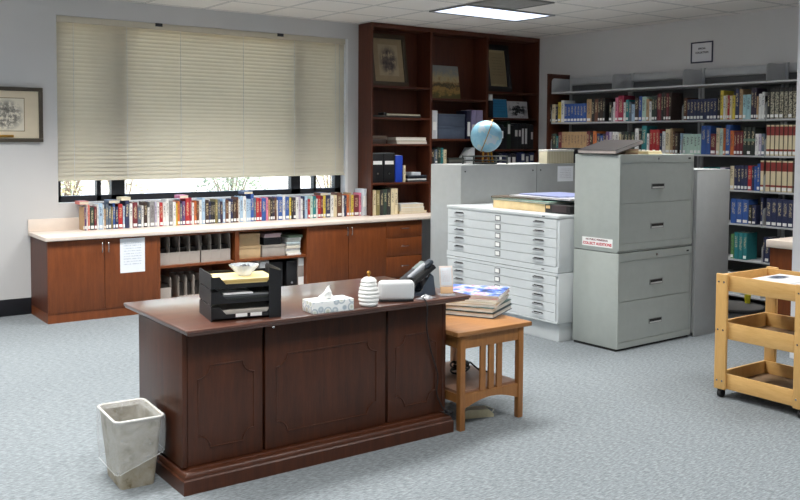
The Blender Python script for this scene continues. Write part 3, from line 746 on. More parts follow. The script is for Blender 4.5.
# middle bay
binder(6.445, 6.53, 8.27, 1.6155, .33, (208, 210, 214), 'mottled white binder beside the two blue-grey boxes', tab=(.3, .6))
for i in range(2):
    carton('archive_box', 6.537, 6.945, 8.262, 8.46, 1.6155 + i * .148, 1.6155 + i * .148 + .147, plain((74, 84, 102), .6), 'flat blue-grey archive box, %s of two on the middle bookcase shelf' % ('lower', 'upper')[i], lid=.03)
binder(6.975, 7.045, 8.27, 1.6155, .34, (30, 32, 60), 'navy binder right of the blue-grey boxes', tab=(.1, .6))
binder(7.05, 7.125, 8.27, 1.6155, .35, (150, 140, 176), 'lavender binder with white label behind the globe', tab=(.2, .5))
binder(7.128, 7.235, 8.27, 1.6155, .35, (168, 156, 190), 'lavender binder against the bookcase divider behind the globe', tab=(.12, .4))
for i, (x0, x1, c_, hc, nm) in enumerate(((6.44, 6.50, 'k', .165, 'black book'), (6.502, 6.545, 'sb', .17, 'slate book'), (6.548, 6.595, 'dg', .19, 'dark green book'), (6.60, 6.635, 'te', .185, 'teal book'), (6.638, 6.685, 'c', .165, 'cream book'))):
    book(((x0 + x1) / 2, 8.28, 1.3215), x1 - x0 - .001, .15, hc, c_, nm + ', %s from the left above the grey steel bookcase' % ordinal(i + 1), 'books on the lower middle shelf of the bookcase', sticker=(c_ == 'sb'))
t = thing('file_holder', 'white slanted file holder on the shelf behind the globe stand', 'file holder', (7.07, 8.3, 1.3215))
MB().prism([(-.07, 0), (.065, 0), (.065, .19), (.02, .19), (-.07, .07)], 'y', 0, .14).build('holder_body', plain((206, 210, 212), .6), t)
paper_stack('paper_stack', 6.72, 6.96, 8.29, 8.45, 1.3215, [(.02, (70, 72, 70)), (.025, (96, 96, 90)), (.02, (60, 64, 60))], 'dark flat stack of papers left of the globe stand')
# right bay
def board(name, x0, x1, y, z, h, mat, label, tilt=8, fm=None, cat='poster'):
    t = thing(name, label, cat, ((x0 + x1) / 2, y, z), rot=(-math.radians(tilt), 0, 0)); w_ = x1 - x0
    MB().box(-w_ / 2, w_ / 2, -.006, 0, 0, h).build('board', fm or M['paper'], t); MB().box(-w_ / 2 + .002, w_ / 2 - .002, -.0068, -.006, .002, h - .002).build('printed_face', mat, t)
    return t
board('poster', 7.415, 7.69, 8.32, 1.8815, .235, poster_mat('blue_poster_print', (54, 134, 182), (30, 74, 110), 7), 'bright blue printed poster propped on the right bookcase shelf')
board('picture_card', 7.70, 8.05, 8.33, 1.8815, .215, sketch_mat('animal_ink', (206, 206, 208), ((30, 30, 34), (60, 60, 64)), 3.2, .5, .05), 'white card with a dark ink drawing propped beside the blue poster', cat='picture')
carton('binder_box', 7.335, 7.40, 8.27, 8.45, 1.8815, 2.09, M['black_soft'], 'slim black box against the divider beside the blue poster')
t = thing('card_box', 'tiny white box on the slim black box beside the blue poster', 'box', (7.37, 8.30, 2.0905)); MB().box(-.028, .028, -.02, .04, 0, .075, .002).build('box_body', M['label'], t)
xs = [7.52, 7.58, 7.635, 7.70, 7.76, 7.83, 7.885, 7.94, 8.0, 8.05, 8.105]
tabs = [(.45, .75), None, (.55, .9), None, (.5, .75), (.5, .75), (.2, .8), (.2, .8), None, (.4, .7), (.4, .7)]
for i in range(10):
    hh = (.30, .27, .345, .30, .32, .32, .325, .325, .32, .31)[i]
    binder(xs[i], xs[i + 1], 8.265 + .002 * i, 1.4915, hh, ((26, 28, 36), (30, 32, 38), (34, 52, 40), (24, 24, 28), (40, 42, 48), (36, 38, 44), (34, 34, 38), (34, 34, 38), (28, 28, 32), (44, 44, 48))[i],
           'dark binder, %s from the left on the shelf below the blue poster' % ordinal(i + 1), tab=tabs[i], group='dark binders on the shelf below the blue poster')
xs = [7.50, 7.56, 7.64, 7.71, 7.80, 7.87, 7.95, 8.02, 8.11]
for i in range(8):
    binder(xs[i], xs[i + 1], 8.268, 1.3015, (.14, .155, .15, .13, .155, .16, .14, .15)[i], ((34, 38, 60), (30, 36, 70), (28, 32, 52), (34, 34, 40), (32, 42, 84), (34, 48, 100), (30, 34, 62), (40, 50, 92))[i],
           'low navy binder, %s from the left on the shelf behind the globe' % ordinal(i + 1), d=.18, tab=((.3, .75), None, (.1, .6), (.2, .7), None, (.3, .8), (.2, .7), (.3, .75))[i], group='low navy binders on the bottom right bookcase shelf')

# ------------------------------------------------------------------ steel shelving on the right wall
SZ = (.10, .45, .80, 1.13, 1.47, 1.82, 2.18)
UY = (7.68, 6.74, 5.80, 4.86, 3.92)
ep = thing('shelving_end_panel', 'tall narrow cherry end panel of the steel library shelving', 'panel', (7.96, 7.70, 0))
MB().box(-.18, .18, 0, .03, 0, 2.39, .002).build('panel', M['cherry_dark'], ep)
MB().box(-.182, .182, -.002, .032, 2.39, 2.405, .002).build('panel_cap', M['cherry_dark'], ep)
names = ('first steel shelving unit, beside the cherry end panel', 'second steel shelving unit along the right wall, behind the file cabinets', 'third steel shelving unit along the right wall, with cream volumes', 'fourth steel shelving unit, at the right edge of the photo')
names = ('grey steel library shelving unit beside the cherry end panel', 'grey steel library shelving unit directly behind the lateral file cabinets',
         'grey steel library shelving unit just right of the plain grey cabinet', 'grey steel library shelving unit with cream and red volumes at far right')
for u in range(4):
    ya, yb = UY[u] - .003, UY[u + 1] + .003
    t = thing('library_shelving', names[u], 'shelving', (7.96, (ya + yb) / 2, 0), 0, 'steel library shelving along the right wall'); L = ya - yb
    for z in SZ:
        d = -.16
        m = MB(); m.box(d, .15, -L / 2 + .002, L / 2 - .002, z - .018, z, .002, 1)
        m.build('shelf', M['shelf_steel'], t)
        for s_ in (-1, 1):
            yy = s_ * (L / 2 - .0012)
            pr = [(d + .004, z - .018), (.15, z - .018), (.15, z + .17), (d + .05, z + .17)] + [(d + .05 - .046 * math.sin(a), z + .124 + .046 * math.cos(a)) for a in (PI / 6, PI / 3, PI / 2)]
            MB().prism(pr, 'y', yy - .001, yy + .001).build('shelf_bracket', M['shelf_steel'], t)
    for s_ in (-1, 1):
        MB().box(.151, .180, s_ * (L / 2 - .016) - .015, s_ * (L / 2 - .016) + .015, 0, 2.37, .002).build('upright', M['shelf_steel'], t)
    MB().box(.166, .172, -L / 2 + .034, L / 2 - .034, .02, 2.27, .001, 1).build('back_panel', plain((92, 93, 94), .6, var=.03), t)  # dark sheet added to give the gaps behind the books their deep shade
    MB().box(.152, .165, -L / 2 + .035, L / 2 - .035, 2.28, 2.36, .002).build('top_rail', M['shelf_steel'], t)
br_ = [7.68, 6.74, 5.80, 4.86]
rows = (('R1', SHELF_R1, 1.82, 'on the top row of steel shelving'), ('R2', SHELF_R2, 1.47, 'on the second row of steel shelving'),
        ('R3', SHELF_R3, 1.13, 'on the third row of steel shelving'), ('R4', SHELF_R4, .80, 'on the fourth row of steel shelving'), ('R5', SHELF_R5, .45, 'on the fifth row of steel shelving'))
for nm, data, z, pl in rows:
    row(data, 'left ' + pl, 7.808, z + .0006, 'y', 'books ' + pl, breaks=br_, depth=(.16, .2))
# bottom shelf: cartons glimpsed through the cart
for i, (y0, y1, h_, rgb, nm) in enumerate(((5.62, 5.50, .22, (226, 226, 226), 'white binder, left on the bottom shelf behind the stool'), (5.49, 5.30, .2, (26, 26, 30), 'black binder in the middle of the bottom shelf behind the stool'), (5.29, 5.08, .2, (206, 212, 214), 'white binder, right on the bottom shelf behind the stool'))):
    t = thing('binder', nm, 'binder', (7.82, (y0 + y1) / 2, .1006)); MB().box(0, .2, -(y0 - y1) / 2, (y0 - y1) / 2, 0, h_, .003).build('cover', plain(rgb, .6), t)
    MB().box(.01, .201, -(y0 - y1) / 2 + .004, (y0 - y1) / 2 - .004, .004, h_ + .0012).build('page_block', M['paper'], t)

# framed sign on the right wall
sg = thing('framed_sign', 'small framed white sign on the wall above the steel shelving', 'sign', (8.147, 5.822, 2.431), -PI / 2)
frame_mb(.27, .222, .014, .014).build('frame', plain((52, 54, 74), .4), sg)
MB().box(-.124, .124, -.006, -.001, .013, .209).build('sign_face', plain((214, 214, 218), .7, var=.02), sg)
text('lettering', 'SPECIAL', .026, plain((50, 50, 56), .7), sg, (0, -.0064, .150), (PI / 2, 0, 0), bold=.001)
text('lettering', 'COLLECTION', .026, plain((50, 50, 56), .7), sg, (0, -.0064, .108), (PI / 2, 0, 0), bold=.001)

# ------------------------------------------------------------------ desk
dk = thing('executive_desk', 'large dark mahogany desk with moulded front panels', 'desk', (2.33, 3.74, 0))
def dmb(): return MB()
# plinth: base board with a rounded moulding above
px0, px1, py0, py1 = -.803, .752, 0.0, .66
prof_front = [(0, 0), (0, .062), (.006, .068), (.006, .074), (.012, .086), (.022, .093), (.034, .095), (.042, .102), (.055, .104)]
m = MB()
def offs(o): return (px0 + o, px1 - o, py0 + o, py1 - o)
rings = []
for o_, z in prof_front:
    a, b_, c, d = offs(o_); rings.append([(a, c, z), (b_, c, z), (b_, d, z), (a, d, z)])
pts = [p for r in rings for p in r]; fs = [(0, 3, 2, 1)]
for i in range(len(rings) - 1):
    for k in range(4): fs.append((i * 4 + k, i * 4 + (k + 1) % 4, (i + 1) * 4 + (k + 1) % 4, (i + 1) * 4 + k))
n4 = (len(rings) - 1) * 4; fs.append((n4, n4 + 1, n4 + 2, n4 + 3))
m._poly(pts, fs); m.build('plinth', M['mahogany'], dk)
bx0, bx1, by0, by1 = -.785, .74, .06, .615
MB().box(bx0, bx0 + .025, by0, by1, .104, .7215, .002).build('side_panel', M['mahogany'], dk)
MB().box(bx1 - .025, bx1, by0, by1, .104, .7215, .002).build('side_panel', M['mahogany'], dk)
MB().box(bx0 + .026, -.30, by0 + .03, by1, .104, .659, .002).build('pedestal', M['mahogany'], dk)
MB().box(.34, bx1 - .026, by0 + .03, by1, .104, .659, .002).build('pedestal', M['mahogany'], dk)
MB().box(bx0 + .0255, bx1 - .0255, by0 + .0265, by1, .66, .725, .002).build('apron', M['mahogany'], dk)
seams = (bx0 + .0185, -.375, .344, bx1 - .0185)
for i in range(3):
    a, b_ = seams[i] + .008, seams[i + 1] - .008
    m = MB(); m.box(a, b_, by0, by0 + .026, .106, .7215, .003, 2); m.build('front_panel', M['mahogany'], dk)
    # raised bead with scooped corners
    l, r_, lo, hi, q = a + .05, b_ - .045, .178, .56, .058
    if i == 1: l, r_ = a + .06, b_ - .06
    path = []
    def arc(cx, cz, a0, a1):
        for k in range(7):
            t_ = a0 + (a1 - a0) * k / 6; path.append((cx + q * math.cos(t_), by0 - .0008, cz + q * math.sin(t_)))
    arc(l, lo, PI / 2, 0); arc(r_, lo, PI, PI / 2); arc(r_, hi, -PI / 2, -PI); arc(l, hi, 0, -PI / 2)
    MB().tube(path, .0042, 8, closed=True).build('panel_moulding', M['mahogany'], dk)
m = MB()
for k, (o_, z0, z1) in enumerate(((.022, .722, .732), (.006, .730, .742), (0, .740, .756))):
    m.box(-.805 + o_, .83 - o_, -.045 + o_, .785 - o_, z0, z1, .005, 3)
m.build('desk_top', M['mahogany_top'], dk)
MB().sphere((-.376, -.038, .722), .008, 12).build('catch_knob', M['chrome'], dk)
DT = .7565

# letter tray
lt = thing('letter_tray', 'three-tier black letter tray on the left of the desk', 'tray', (1.692, 3.812, DT), math.radians(-11))
tw, td = .335, .25
for i, z in enumerate((.010, .080, .150)):
    m = MB(); m.box(.004, tw - .004, 0, td, z, z + .004, .001, 1); m.box(.004, tw - .004, td - .003, td, z + .004, z + .05)
    # front lip with a cut-out
    m.prism([(.004, z + .004), (.004, z + .055), (.04, z + .055), (.07, z + .02), (.265, z + .02), (.295, z + .055), (tw - .004, z + .055), (tw - .004, z + .004)], 'y', 0, .003)
    m.build('tray_shelf', M['black'], lt)
m = MB()
for z_ in (.0, .075, .150):
    m.prism([(0, z_), (td, z_), (td, z_ + .062), (td - .01, z_ + .068), (.012, z_ + .068), (0, z_ + .058)], 'x', 0, .006)
for y_ in (.02, td - .04): m.box(.001, .005, y_, y_ + .02, .05, .17)
m.build('side_support', M['black'], lt)
m = MB(); m.prism([(0, 0), (td, 0), (td, .215), (td - .02, .228), (.02, .228), (0, .222)], 'x', tw - .006, tw)
m.prism([(tw - .062, 0), (tw - .006, 0), (tw - .006, .222), (tw - .062, .240)], 'y', -.008, -.0035); m.build('side_support', M['black'], lt)
for x_ in (.115, .185):
    MB().box(x_, x_ + .055, -.0012, .0004, .014, .030).build('white_label', M['label'], lt)
R_lt = lambda x_, y_, z_: lt.matrix_basis @ Vector((x_, y_, z_))
def on_tray(name, label, cat, x0, x1, y0, y1, z, layers):
    t = thing(name, label, cat, tuple(R_lt((x0 + x1) / 2, (y0 + y1) / 2, z)), math.radians(-11)); zz = 0
    for h_, rgb, jx in layers:
        MB().box(-(x1 - x0) / 2 + jx, (x1 - x0) / 2 + jx, -(y1 - y0) / 2, (y1 - y0) / 2, zz, zz + h_ - .0003, .001, 1).build('sheaf', plain(rgb, .8), t); zz += h_
    return t
on_tray('envelope_stack', 'yellow manila envelopes in the top letter tray', 'envelopes', .03, .305, .012, .225, .1545, [(.010, (204, 172, 104), 0), (.010, (214, 188, 128), .006), (.010, (206, 176, 108), -.004), (.006, (214, 194, 142), .004)])
on_tray('paper_stack', 'white and dark papers in the middle letter tray', 'papers', .03, .305, .012, .222, .0845, [(.016, (34, 46, 30), 0), (.01, (60, 62, 66), .004), (.008, (120, 122, 124), -.004)])
on_tray('paper_sheet', 'white paper lying on dark papers in the middle letter tray', 'paper', .06, .2, .006, .2, .1190, [(.008, (236, 236, 236), 0)])
on_tray('paper_stack', 'grey papers in the bottom letter tray', 'papers', .03, .305, .014, .222, .0145, [(.02, (170, 164, 158), 0), (.012, (186, 180, 172), .004)])
# glass bowl
bp_ = R_lt(.185, .11, .1910)
gb = thing('glass_bowl', 'scalloped cut-glass bowl on the yellow envelopes', 'bowl', tuple(bp_))
def scal(a, k): return 1 + (.05 * math.cos(9 * a) if k in (3, 4, 5, 6) else 0)
MB().lathe([(.028, 0), (.034, .004), (.048, .022), (.064, .044), (.070, .052), (.066, .052), (.06, .043), (.044, .023), (.03, .008), (.001, .006)], 36, mod=scal).build('bowl', M['crystal'], gb)
cs = thing('candy_pile', 'wrapped sweets heaped in the cut-glass bowl', 'sweets', (bp_.x, bp_.y, bp_.z + .009)); cs['kind'] = 'stuff'
bpy.data.objects.remove(cs)
m = MB()
for i in range(26):
    a = random.uniform(0, 2 * PI); r_ = random.uniform(0, .028); 
    m.sphere((r_ * math.cos(a), r_ * math.sin(a), .026 + random.uniform(0, .02)), .009, 8)
cs = m.build('sweets', plain((128, 128, 132), .25, .6, .3), loc=(bp_.x, bp_.y, bp_.z)); cs['kind'] = 'stuff'; tag(cs, 'silver wrapped sweets heaped in the cut-glass bowl', 'sweets')

# tissue box
def tissue_mat():
    m, nt, b = newmat('tissue_box_print'); vo = N(nt, 'ShaderNodeTexVoronoi'); vo.inputs['Scale'].default_value = 24; vo.inputs['Randomness'].default_value = .5
    nt.links.new(coords(nt), vo.inputs['Vector'])
    c = ramp(nt, vo.outputs['Distance'], [(.2, lin((196, 200, 186))), (.34, lin((236, 238, 234))), (.5, lin((164, 178, 190))), (.6, lin((238, 240, 240)))])
    nt.links.new(c, b.inputs['Base Color']); b.inputs['Roughness'].default_value = .6
    return m
tb = thing('tissue_box', 'white patterned tissue box with a tissue sticking out', 'tissue box', (2.287, 3.757, DT), math.radians(-3))
MB().box(-.113, .113, -.058, .058, 0, .058, .002).build('box_body', tissue_mat(), tb)
def tis(u, v_):
    a = 2 * PI * u; r_ = (1 - v_) ** 1.3 * (.036 + .007 * math.sin(5 * a)) + .003
    return (r_ * 1.1 * math.cos(a) + .018 * v_ * v_ - .01, r_ * .5 * math.sin(a) + .006 * math.sin(9 * v_), .0565 + .068 * v_ + .006 * math.sin(3 * a) * (1 - v_))
MB().grid(tis, 24, 8).build('tissue', M['paper'], tb)

# ribbed honey jar
jr = thing('honey_jar', 'white ribbed beehive-shaped jar on the desk', 'jar', (2.518, 3.742, DT))
prof = [(.034, 0)]; nr = 6
env = lambda t_: .041 + .0125 * math.sin(PI * min(1, t_ * .9 + .12))
for k in range(nr):
    for j in range(7):
        t_ = (k + j / 7) / nr; prof.append((env(t_) - .0055 + .0065 * abs(math.sin(PI * j / 7)) ** .7, .003 + .118 * t_))
prof += [(.036, .1215), (.001, .1215)]
MB().lathe(prof, 40).build('jar_body', plain((236, 236, 234), .25, var=.01, coat=.4), jr)
MB().lathe([(.038, .122), (.041, .126), (.038, .134), (.03, .142), (.018, .148), (.001, .15)], 36).build('lid', plain((236, 236, 234), .25, var=.01, coat=.4), jr)
MB().lathe([(.006, .148), (.006, .158), (.011, .166), (.011, .172), (.006, .178), (.001, .179)], 20).build('lid_knob', M['brass'], jr)

# portable speaker
sk = thing('desktop_speaker', 'rounded light grey box-shaped speaker between jar and phone', 'speaker', (2.715, 3.778, DT), math.radians(-28))
MB().box(-.095, .095, -.035, .035, .006, .108, .022, 5).build('speaker_body', plain((206, 208, 210), .5, var=.02), sk)
MB().box(-.09, .09, -.032, .032, 0, .012, .005).build('rubber_base', M['rubber'], sk)

# desk phone
ph = thing('desk_phone', 'black desk phone on a grey tilted stand', 'phone', (2.948, 3.880, DT), math.radians(-14)); ph.scale = (.93, .93, .93)
a = math.radians(36)
def slab(u0, u1, v0, v1, y0, y1, r=.006):
    # u along the slope, v above it
    mt = Matrix.Translation((-.10, 0, .042)) @ Matrix.Rotation(-a, 4, 'Y')
    return MB().box(u0, u1, y0, y1, v0, v1, r, 3, mat=mt)
slab(0, .205, 0, .028, -.095, .095).build('phone_body', M['black'], ph)
slab(.02, .20, .028, .03, -.03, .085, .0008).build('keypad_face', plain((48, 50, 56), .4), ph)
slab(.125, .195, .03, .034, -.02, .08, .001).build('display', plain((120, 130, 128), .2), ph)
m = slab(.0, .055, .0285, .06, -.09, -.045, .012); h_ = m.build('handset', M['black'], ph)
slab(.035, .17, .042, .066, -.086, -.05, .011).build('handset_grip', plain((158, 162, 168), .35), h_)
slab(.15, .215, .0285, .062, -.093, -.043, .014).build('handset_ear', plain((58, 66, 76), .4), h_)
SLATE = plain((74, 84, 98), .4)
m = MB(); m.prism([(-.07, 0), (.075, 0), (.075, .012), (.062, .11), (.045, .125), (.03, .105), (-.015, .02), (-.07, .012)], 'y', -.06, -.045)
m.prism([(-.07, 0), (.075, 0), (.075, .012), (.062, .11), (.045, .125), (.03, .105), (-.015, .02), (-.07, .012)], 'y', .045, .06)
m.box(.02, .066, -.045, .045, .03, .1, .004); m.box(-.07, .075, -.0449, .0449, 0, .008)
m.build('phone_stand', SLATE, ph)

# small card stand
cd = thing('card_stand', 'small wooden card stand with a white card at the desk corner', 'card stand', (3.035, 3.75, DT), math.radians(-24))
MB().box(-.042, .042, -.022, .03, 0, .012, .003).build('base', M['acrylic'], cd)
mt = Matrix.Translation((0, .0, .0122)) @ Matrix.Rotation(math.radians(-14), 4, 'X')
MB().box(-.036, .036, -.004, .004, 0, .036, .002, mat=mt).build('wooden_block', plain((226, 184, 140), .6), cd)
MB().box(-.038, .038, -.002, .002, .0365, .150, .001, mat=mt).build('card', plain((238, 226, 218), .7), cd)
MB().box(-.03, .03, -.0026, -.002, .044, .140, .0002, mat=mt).build('card_print', notice_mat('card_print', (200, 150, 140), 9), cd)

# crumpled plastic
def crum(u, v_):
    p = Vector((u * 4, v_ * 4, 2.3)); n_ = noise.noise(p) * .5 + .5
    return ((u - .5) * .11, (v_ - .5) * .07, .003 + .03 * n_ * math.sin(PI * u) * math.sin(PI * v_))
tag(MB().grid(crum, 14, 10).build('plastic_wrapper', M['acrylic'], loc=(2.885, 3.745, DT), rot=(0, 0, .4)), 'crumpled clear plastic wrapper beside the phone', 'wrapper')
# phone cord over the desk front
pts = [(2.915, 3.795, DT + .006), (2.895, 3.785, DT + .006), (2.865, 3.755, DT + .006), (2.845, 3.70, DT + .006), (2.845, 3.685, .745), (2.85, 3.682, .70), (2.89, 3.74, .60), (2.955, 3.785, .46), (3.005, 3.787, .32), (3.0, 3.788, .22), (3.03, 3.788, .15), (3.05, 3.775, .113), (3.062, 3.745, .108)]
cdm = MB().tube(smoothpath(pts, 6), .0035, 8).build('phone_cord', M['black'])
tag(cdm, 'thin black cord hanging down the front of the desk', 'cord')
MB().box(3.045, 3.075, 3.742, 3.775, .106, .122, .003).build('plug', M['rubber'], cdm)

# ------------------------------------------------------------------ side table
st = thing('side_table', 'small oak mission-style side table beside the desk', 'table', (3.345, 4.0, 0))
tx0, tx1, ty0, ty1 = -.27, .285, -.30, .36
MB().box(tx0, tx1, ty0, ty1, .53, .555, .004).build('table_top', M['oak_top'], st)
lx, ly = .218, (-.265, .325)
for x_ in (-lx, lx):
    for y_ in ly:
        MB().box(x_ - .018, x_ + .018, y_ - .018, y_ + .018, 0, .53, .003).build('leg', M['oak'], st)
for y_ in ly:
    MB().box(-lx + .018, lx - .018, y_ - .010, y_ + .010, .455, .53).build('top_rail', M['oak'], st)
    arch = [(-lx + .018, .20), (lx - .018, .20), (lx - .018, .12)] + [(lx - .018 - (2 * lx - .036) * k / 10, .12 + .042 * math.sin(PI * k / 10)) for k in range(1, 10)] + [(-lx + .018, .12)]
    MB().prism(arch, 'y', y_ - .010, y_ + .010).build('arched_rail', M['oak'], st)
    for xs_ in (-.062, -.0, .062):
        MB().box(xs_ - .019, xs_ + .019, y_ - .006, y_ + .006, .2002, .4548).build('slat', M['oak'], st)
for x_ in (-lx, lx):
    MB().box(x_ - .01, x_ + .01, ly[0] + .018, ly[1] - .018, .455, .53).build('side_rail', M['oak'], st)
    MB().box(x_ - .01, x_ + .01, ly[0] + .018, ly[1] - .018, .15, .198).build('lower_rail', M['oak'], st)
MB().box(-lx + .0, lx - .0, ly[0] + .012, ly[1] - .012, .198, .212).build('lower_shelf', plain((136, 104, 86), .45), st)
# cable coil on the lower shelf
m = MB(); cp = []
for k in range(120):
    a = k / 120 * 2 * PI * 6; r_ = .05 + .012 * math.sin(a * .37); cp.append((r_ * math.cos(a), .8 * r_ * math.sin(a), .012 + .055 * (k / 120) + .012 * math.sin(a * 1.3)))
cp += [(.07, -.02, .05), (.1, -.06, .012), (.13, -.12, .008)]
tag(m.tube(smoothpath(cp, 2), .0055, 6).build('cable_coil', M['black'], loc=(3.40, 4.07, .2125)), 'coiled black cable on the lower shelf of the side table', 'cable')
# cream wedge and adapter beneath
wd = thing('power_strip', 'cream wedge-shaped power adapter on the carpet under the side table', 'adapter', (3.37, 3.885, 0), math.radians(-20)); wd.scale = (.72, .8, .9)
MB().prism([(-.13, 0), (.13, 0), (.13, .02), (.09, .05), (-.10, .055), (-.13, .03)], 'y', -.05, .05).build('adapter_body', plain((214, 204, 170), .6), wd)
MB().tube(smoothpath([(.13, 0, .014), (.17, .04, .02), (.19, .12, .006), (.16, .2, .005)], 5), .004, 6).build('adapter_lead', plain((200, 196, 180), .6), wd)

# book pile on the side table: two big books, a stack of magazines
u = math.atan2(.49, .87)
def flat_book(cx, cy, z, L, W, h, rgb, label, rotz, name='book', cat='book', group=None, page=(228, 224, 214)):
    t = thing(name, label, cat, (cx, cy, z), rotz, group)
    c = MB().box(-L / 2, L / 2, -W / 2, W / 2, 0, .004, .001, 1).box(-L / 2, L / 2, -W / 2, W / 2, h - .004, h, .001, 1).box(-L / 2, L / 2, W / 2 - .004, W / 2, .004, h - .004)
    c.build('cover', plain(rgb, .5), t); MB().box(-L / 2 + .005, L / 2 - .005, -W / 2 + .005, W / 2 - .0041, .0041, h - .0041).build('page_block', plain(page, .85), t)
    return t
flat_book(3.545, 4.15, .5555, .36, .42, .030, (66, 76, 84), 'large dark grey book at the bottom of the side table pile', u)
flat_book(3.54, 4.152, .5862, .36, .42, .030, (70, 96, 96), 'large dark teal book second from the bottom of the side table pile', u)
z = .617
def cover_print():
    m, nt, b = newmat('magazine_print'); v_ = coords(nt, 'Generated'); f_ = tex_noise(nt, v_, 4.5, 3, .6); g_ = tex_noise(nt, v_, 9, 2)
    c = ramp(nt, f_, [(.34, lin((36, 44, 70))), (.4, lin((50, 84, 176))), (.48, lin((96, 130, 206))), (.53, lin((196, 202, 222))), (.59, lin((190, 150, 176))), (.66, lin((190, 84, 92))), (.78, lin((110, 110, 60)))])
    nt.links.new(c, b.inputs['Base Color']); b.inputs['Roughness'].default_value = .3
    return m
mags = [((214, 190, 140), .016, .02, 'tan-covered'), ((196, 186, 160), .012, -.02, 'beige'), ((236, 236, 236), .010, .03, 'white'), ((214, 150, 150), .010, .0, 'pink-edged'), ((226, 228, 232), .010, .05, 'pale grey')]
for i, (rgb, h_, dr_, nm) in enumerate(mags):
    t = thing('magazine', nm + ' magazine, %s from the bottom of the side table stack' % ordinal(i + 1), 'magazine', (3.55 + .004 * i, 4.155, z), u + .1 + dr_, 'magazines stacked on the side table')
    MB().box(-.19, .16, -.2, .2, 0, h_ - .001, .001, 1).build('pages', plain((232, 228, 220), .8), t)
    MB().box(-.191, .161, -.201, .201, h_ - .0009, h_ - .0002, 0).build('cover', plain(rgb, .35), t); z += h_
t = thing('magazine', 'colourful blue and red magazine on top of the side table stack', 'magazine', (3.565, 4.155, z), u + .12, 'magazines stacked on the side table')
MB().box(-.19, .16, -.2, .2, 0, .009, .001, 1).build('pages', plain((232, 228, 220), .8), t); MB().box(-.191, .161, -.201, .201, .0091, .0098).build('cover', cover_print(), t)

# ------------------------------------------------------------------ wastebasket
bn = thing('wastebasket', 'beige plastic wastebasket with clear liner beside the desk', 'wastebasket', (1.405, 4.085, 0), math.radians(-3))
def rr(hx, hy, r, z, n=5):
    out = []
    for cx, cy, a0 in ((hx - r, hy - r, 0), (-hx + r, hy - r, PI / 2), (-hx + r, -hy + r, PI), (hx - r, -hy + r, 3 * PI / 2)):
        for k in range(n + 1):
            a = a0 + PI / 2 * k / n; out.append((cx + r * math.cos(a), cy + r * math.sin(a), z))
    return out
def loft(m, rings, cap0=False, cap1=False):
    n = len(rings[0]); P = [p for r in rings for p in r]
    f = [(i * n + k, i * n + (k + 1) % n, (i + 1) * n + (k + 1) % n, (i + 1) * n + k) for i in range(len(rings) - 1) for k in range(n)]
    if cap0: f.append(tuple(range(n - 1, -1, -1)))
    if cap1: f.append(tuple(range((len(rings) - 1) * n, len(rings) * n)))
    m._poly(P, f); return m
def bin_mat():
    m, nt, b = newmat('stained_bin_plastic'); f_ = tex_noise(nt, coords(nt), 16, 5, .7)
    nt.links.new(ramp(nt, f_, [(.32, lin((112, 98, 70))), (.43, lin((150, 142, 124))), (.7, lin((166, 160, 148)))]), b.inputs['Base Color']); b.inputs['Roughness'].default_value = .55
    return m
hx0, hy0, hx1, hy1 = .078, .118, .108, .158
rings = [rr(hx0, hy0, .02, 0), rr(hx0 + .002, hy0 + .002, .022, .01), rr(hx1, hy1, .03, .325), rr(hx1 - .003, hy1 - .003, .027, .325), rr(hx0, hy0, .02, .012)]
loft(MB(), rings, True, True).build('bin_body', bin_mat(), bn)
MB().tube(rr(hx1 + .003, hy1 + .003, .032, .325, 6), .0055, 8, closed=True).build('rim', plain((196, 192, 184), .5), bn)
# liner: folded over the rim, hangs outside with a slanting ragged hem, sags inside
m = MB(); rg = []
base = lambda t_, g: rr(hx0 + (hx1 - hx0) * t_ + g, hy0 + (hy1 - hy0) * t_ + g, .03, .325 * t_, 6)
def wob(ring, amp, seed):
    out = []
    for i, p in enumerate(ring):
        n_ = noise.noise(Vector((i * .55, seed * 1.7, 0))); d_ = Vector((p[0], p[1], 0)).normalized()
        out.append((p[0] + d_.x * amp * (n_ + .35), p[1] + d_.y * amp * (n_ + .35), p[2]))
    return out
for t_, amp in ((.0, 0), (.25, .002), (.5, .003), (.75, .003), (.96, .001)):
    pass
inner = [[(p[0] * .94, p[1] * .95, p[2]) for p in wob(base(t_, -.010), .004, 3 + t_)] for t_ in (.25, .5, .75, .95)]
top = [base(1.0, .004)]
top = [[(p[0], p[1], .3325) for p in top[0]]]
outer = []
for k in range(8):
    s_ = k / 7; ring = []
    ref = base(1.0, .0105 + .004 * math.sin(PI * s_))
    for i, p in enumerate(ref):
        hem = .085 + .075 * ((p[0] / hx1) * .5 + .5) + .012 * noise.noise(Vector((i * .8, 2.2, 0)))
        z_ = .328 + (hem - .328) * s_; t_ = z_ / .325
        kx = (hx0 + (hx1 - hx0) * (t_ * .45 + .55) + .011) / (hx1 + .0105); ky = (hy0 + (hy1 - hy0) * (t_ * .45 + .55) + .011) / (hy1 + .0105)
        n_ = .008 * s_ * (noise.noise(Vector((i * .7, s_ * 3, 5))) + .5)
        d_ = Vector((p[0], p[1], 0)).normalized(); ring.append((p[0] * kx + d_.x * n_, p[1] * ky + d_.y * n_, z_))
    outer.append(ring)
loft(m, inner + top + outer).build('liner', M['film'], bn)
MB().tube([tuple(Vector(p) * 1.0) for p in outer[-1]], .0007, 5, closed=True).build('liner_hem', plain((226, 228, 230), .35), bn)

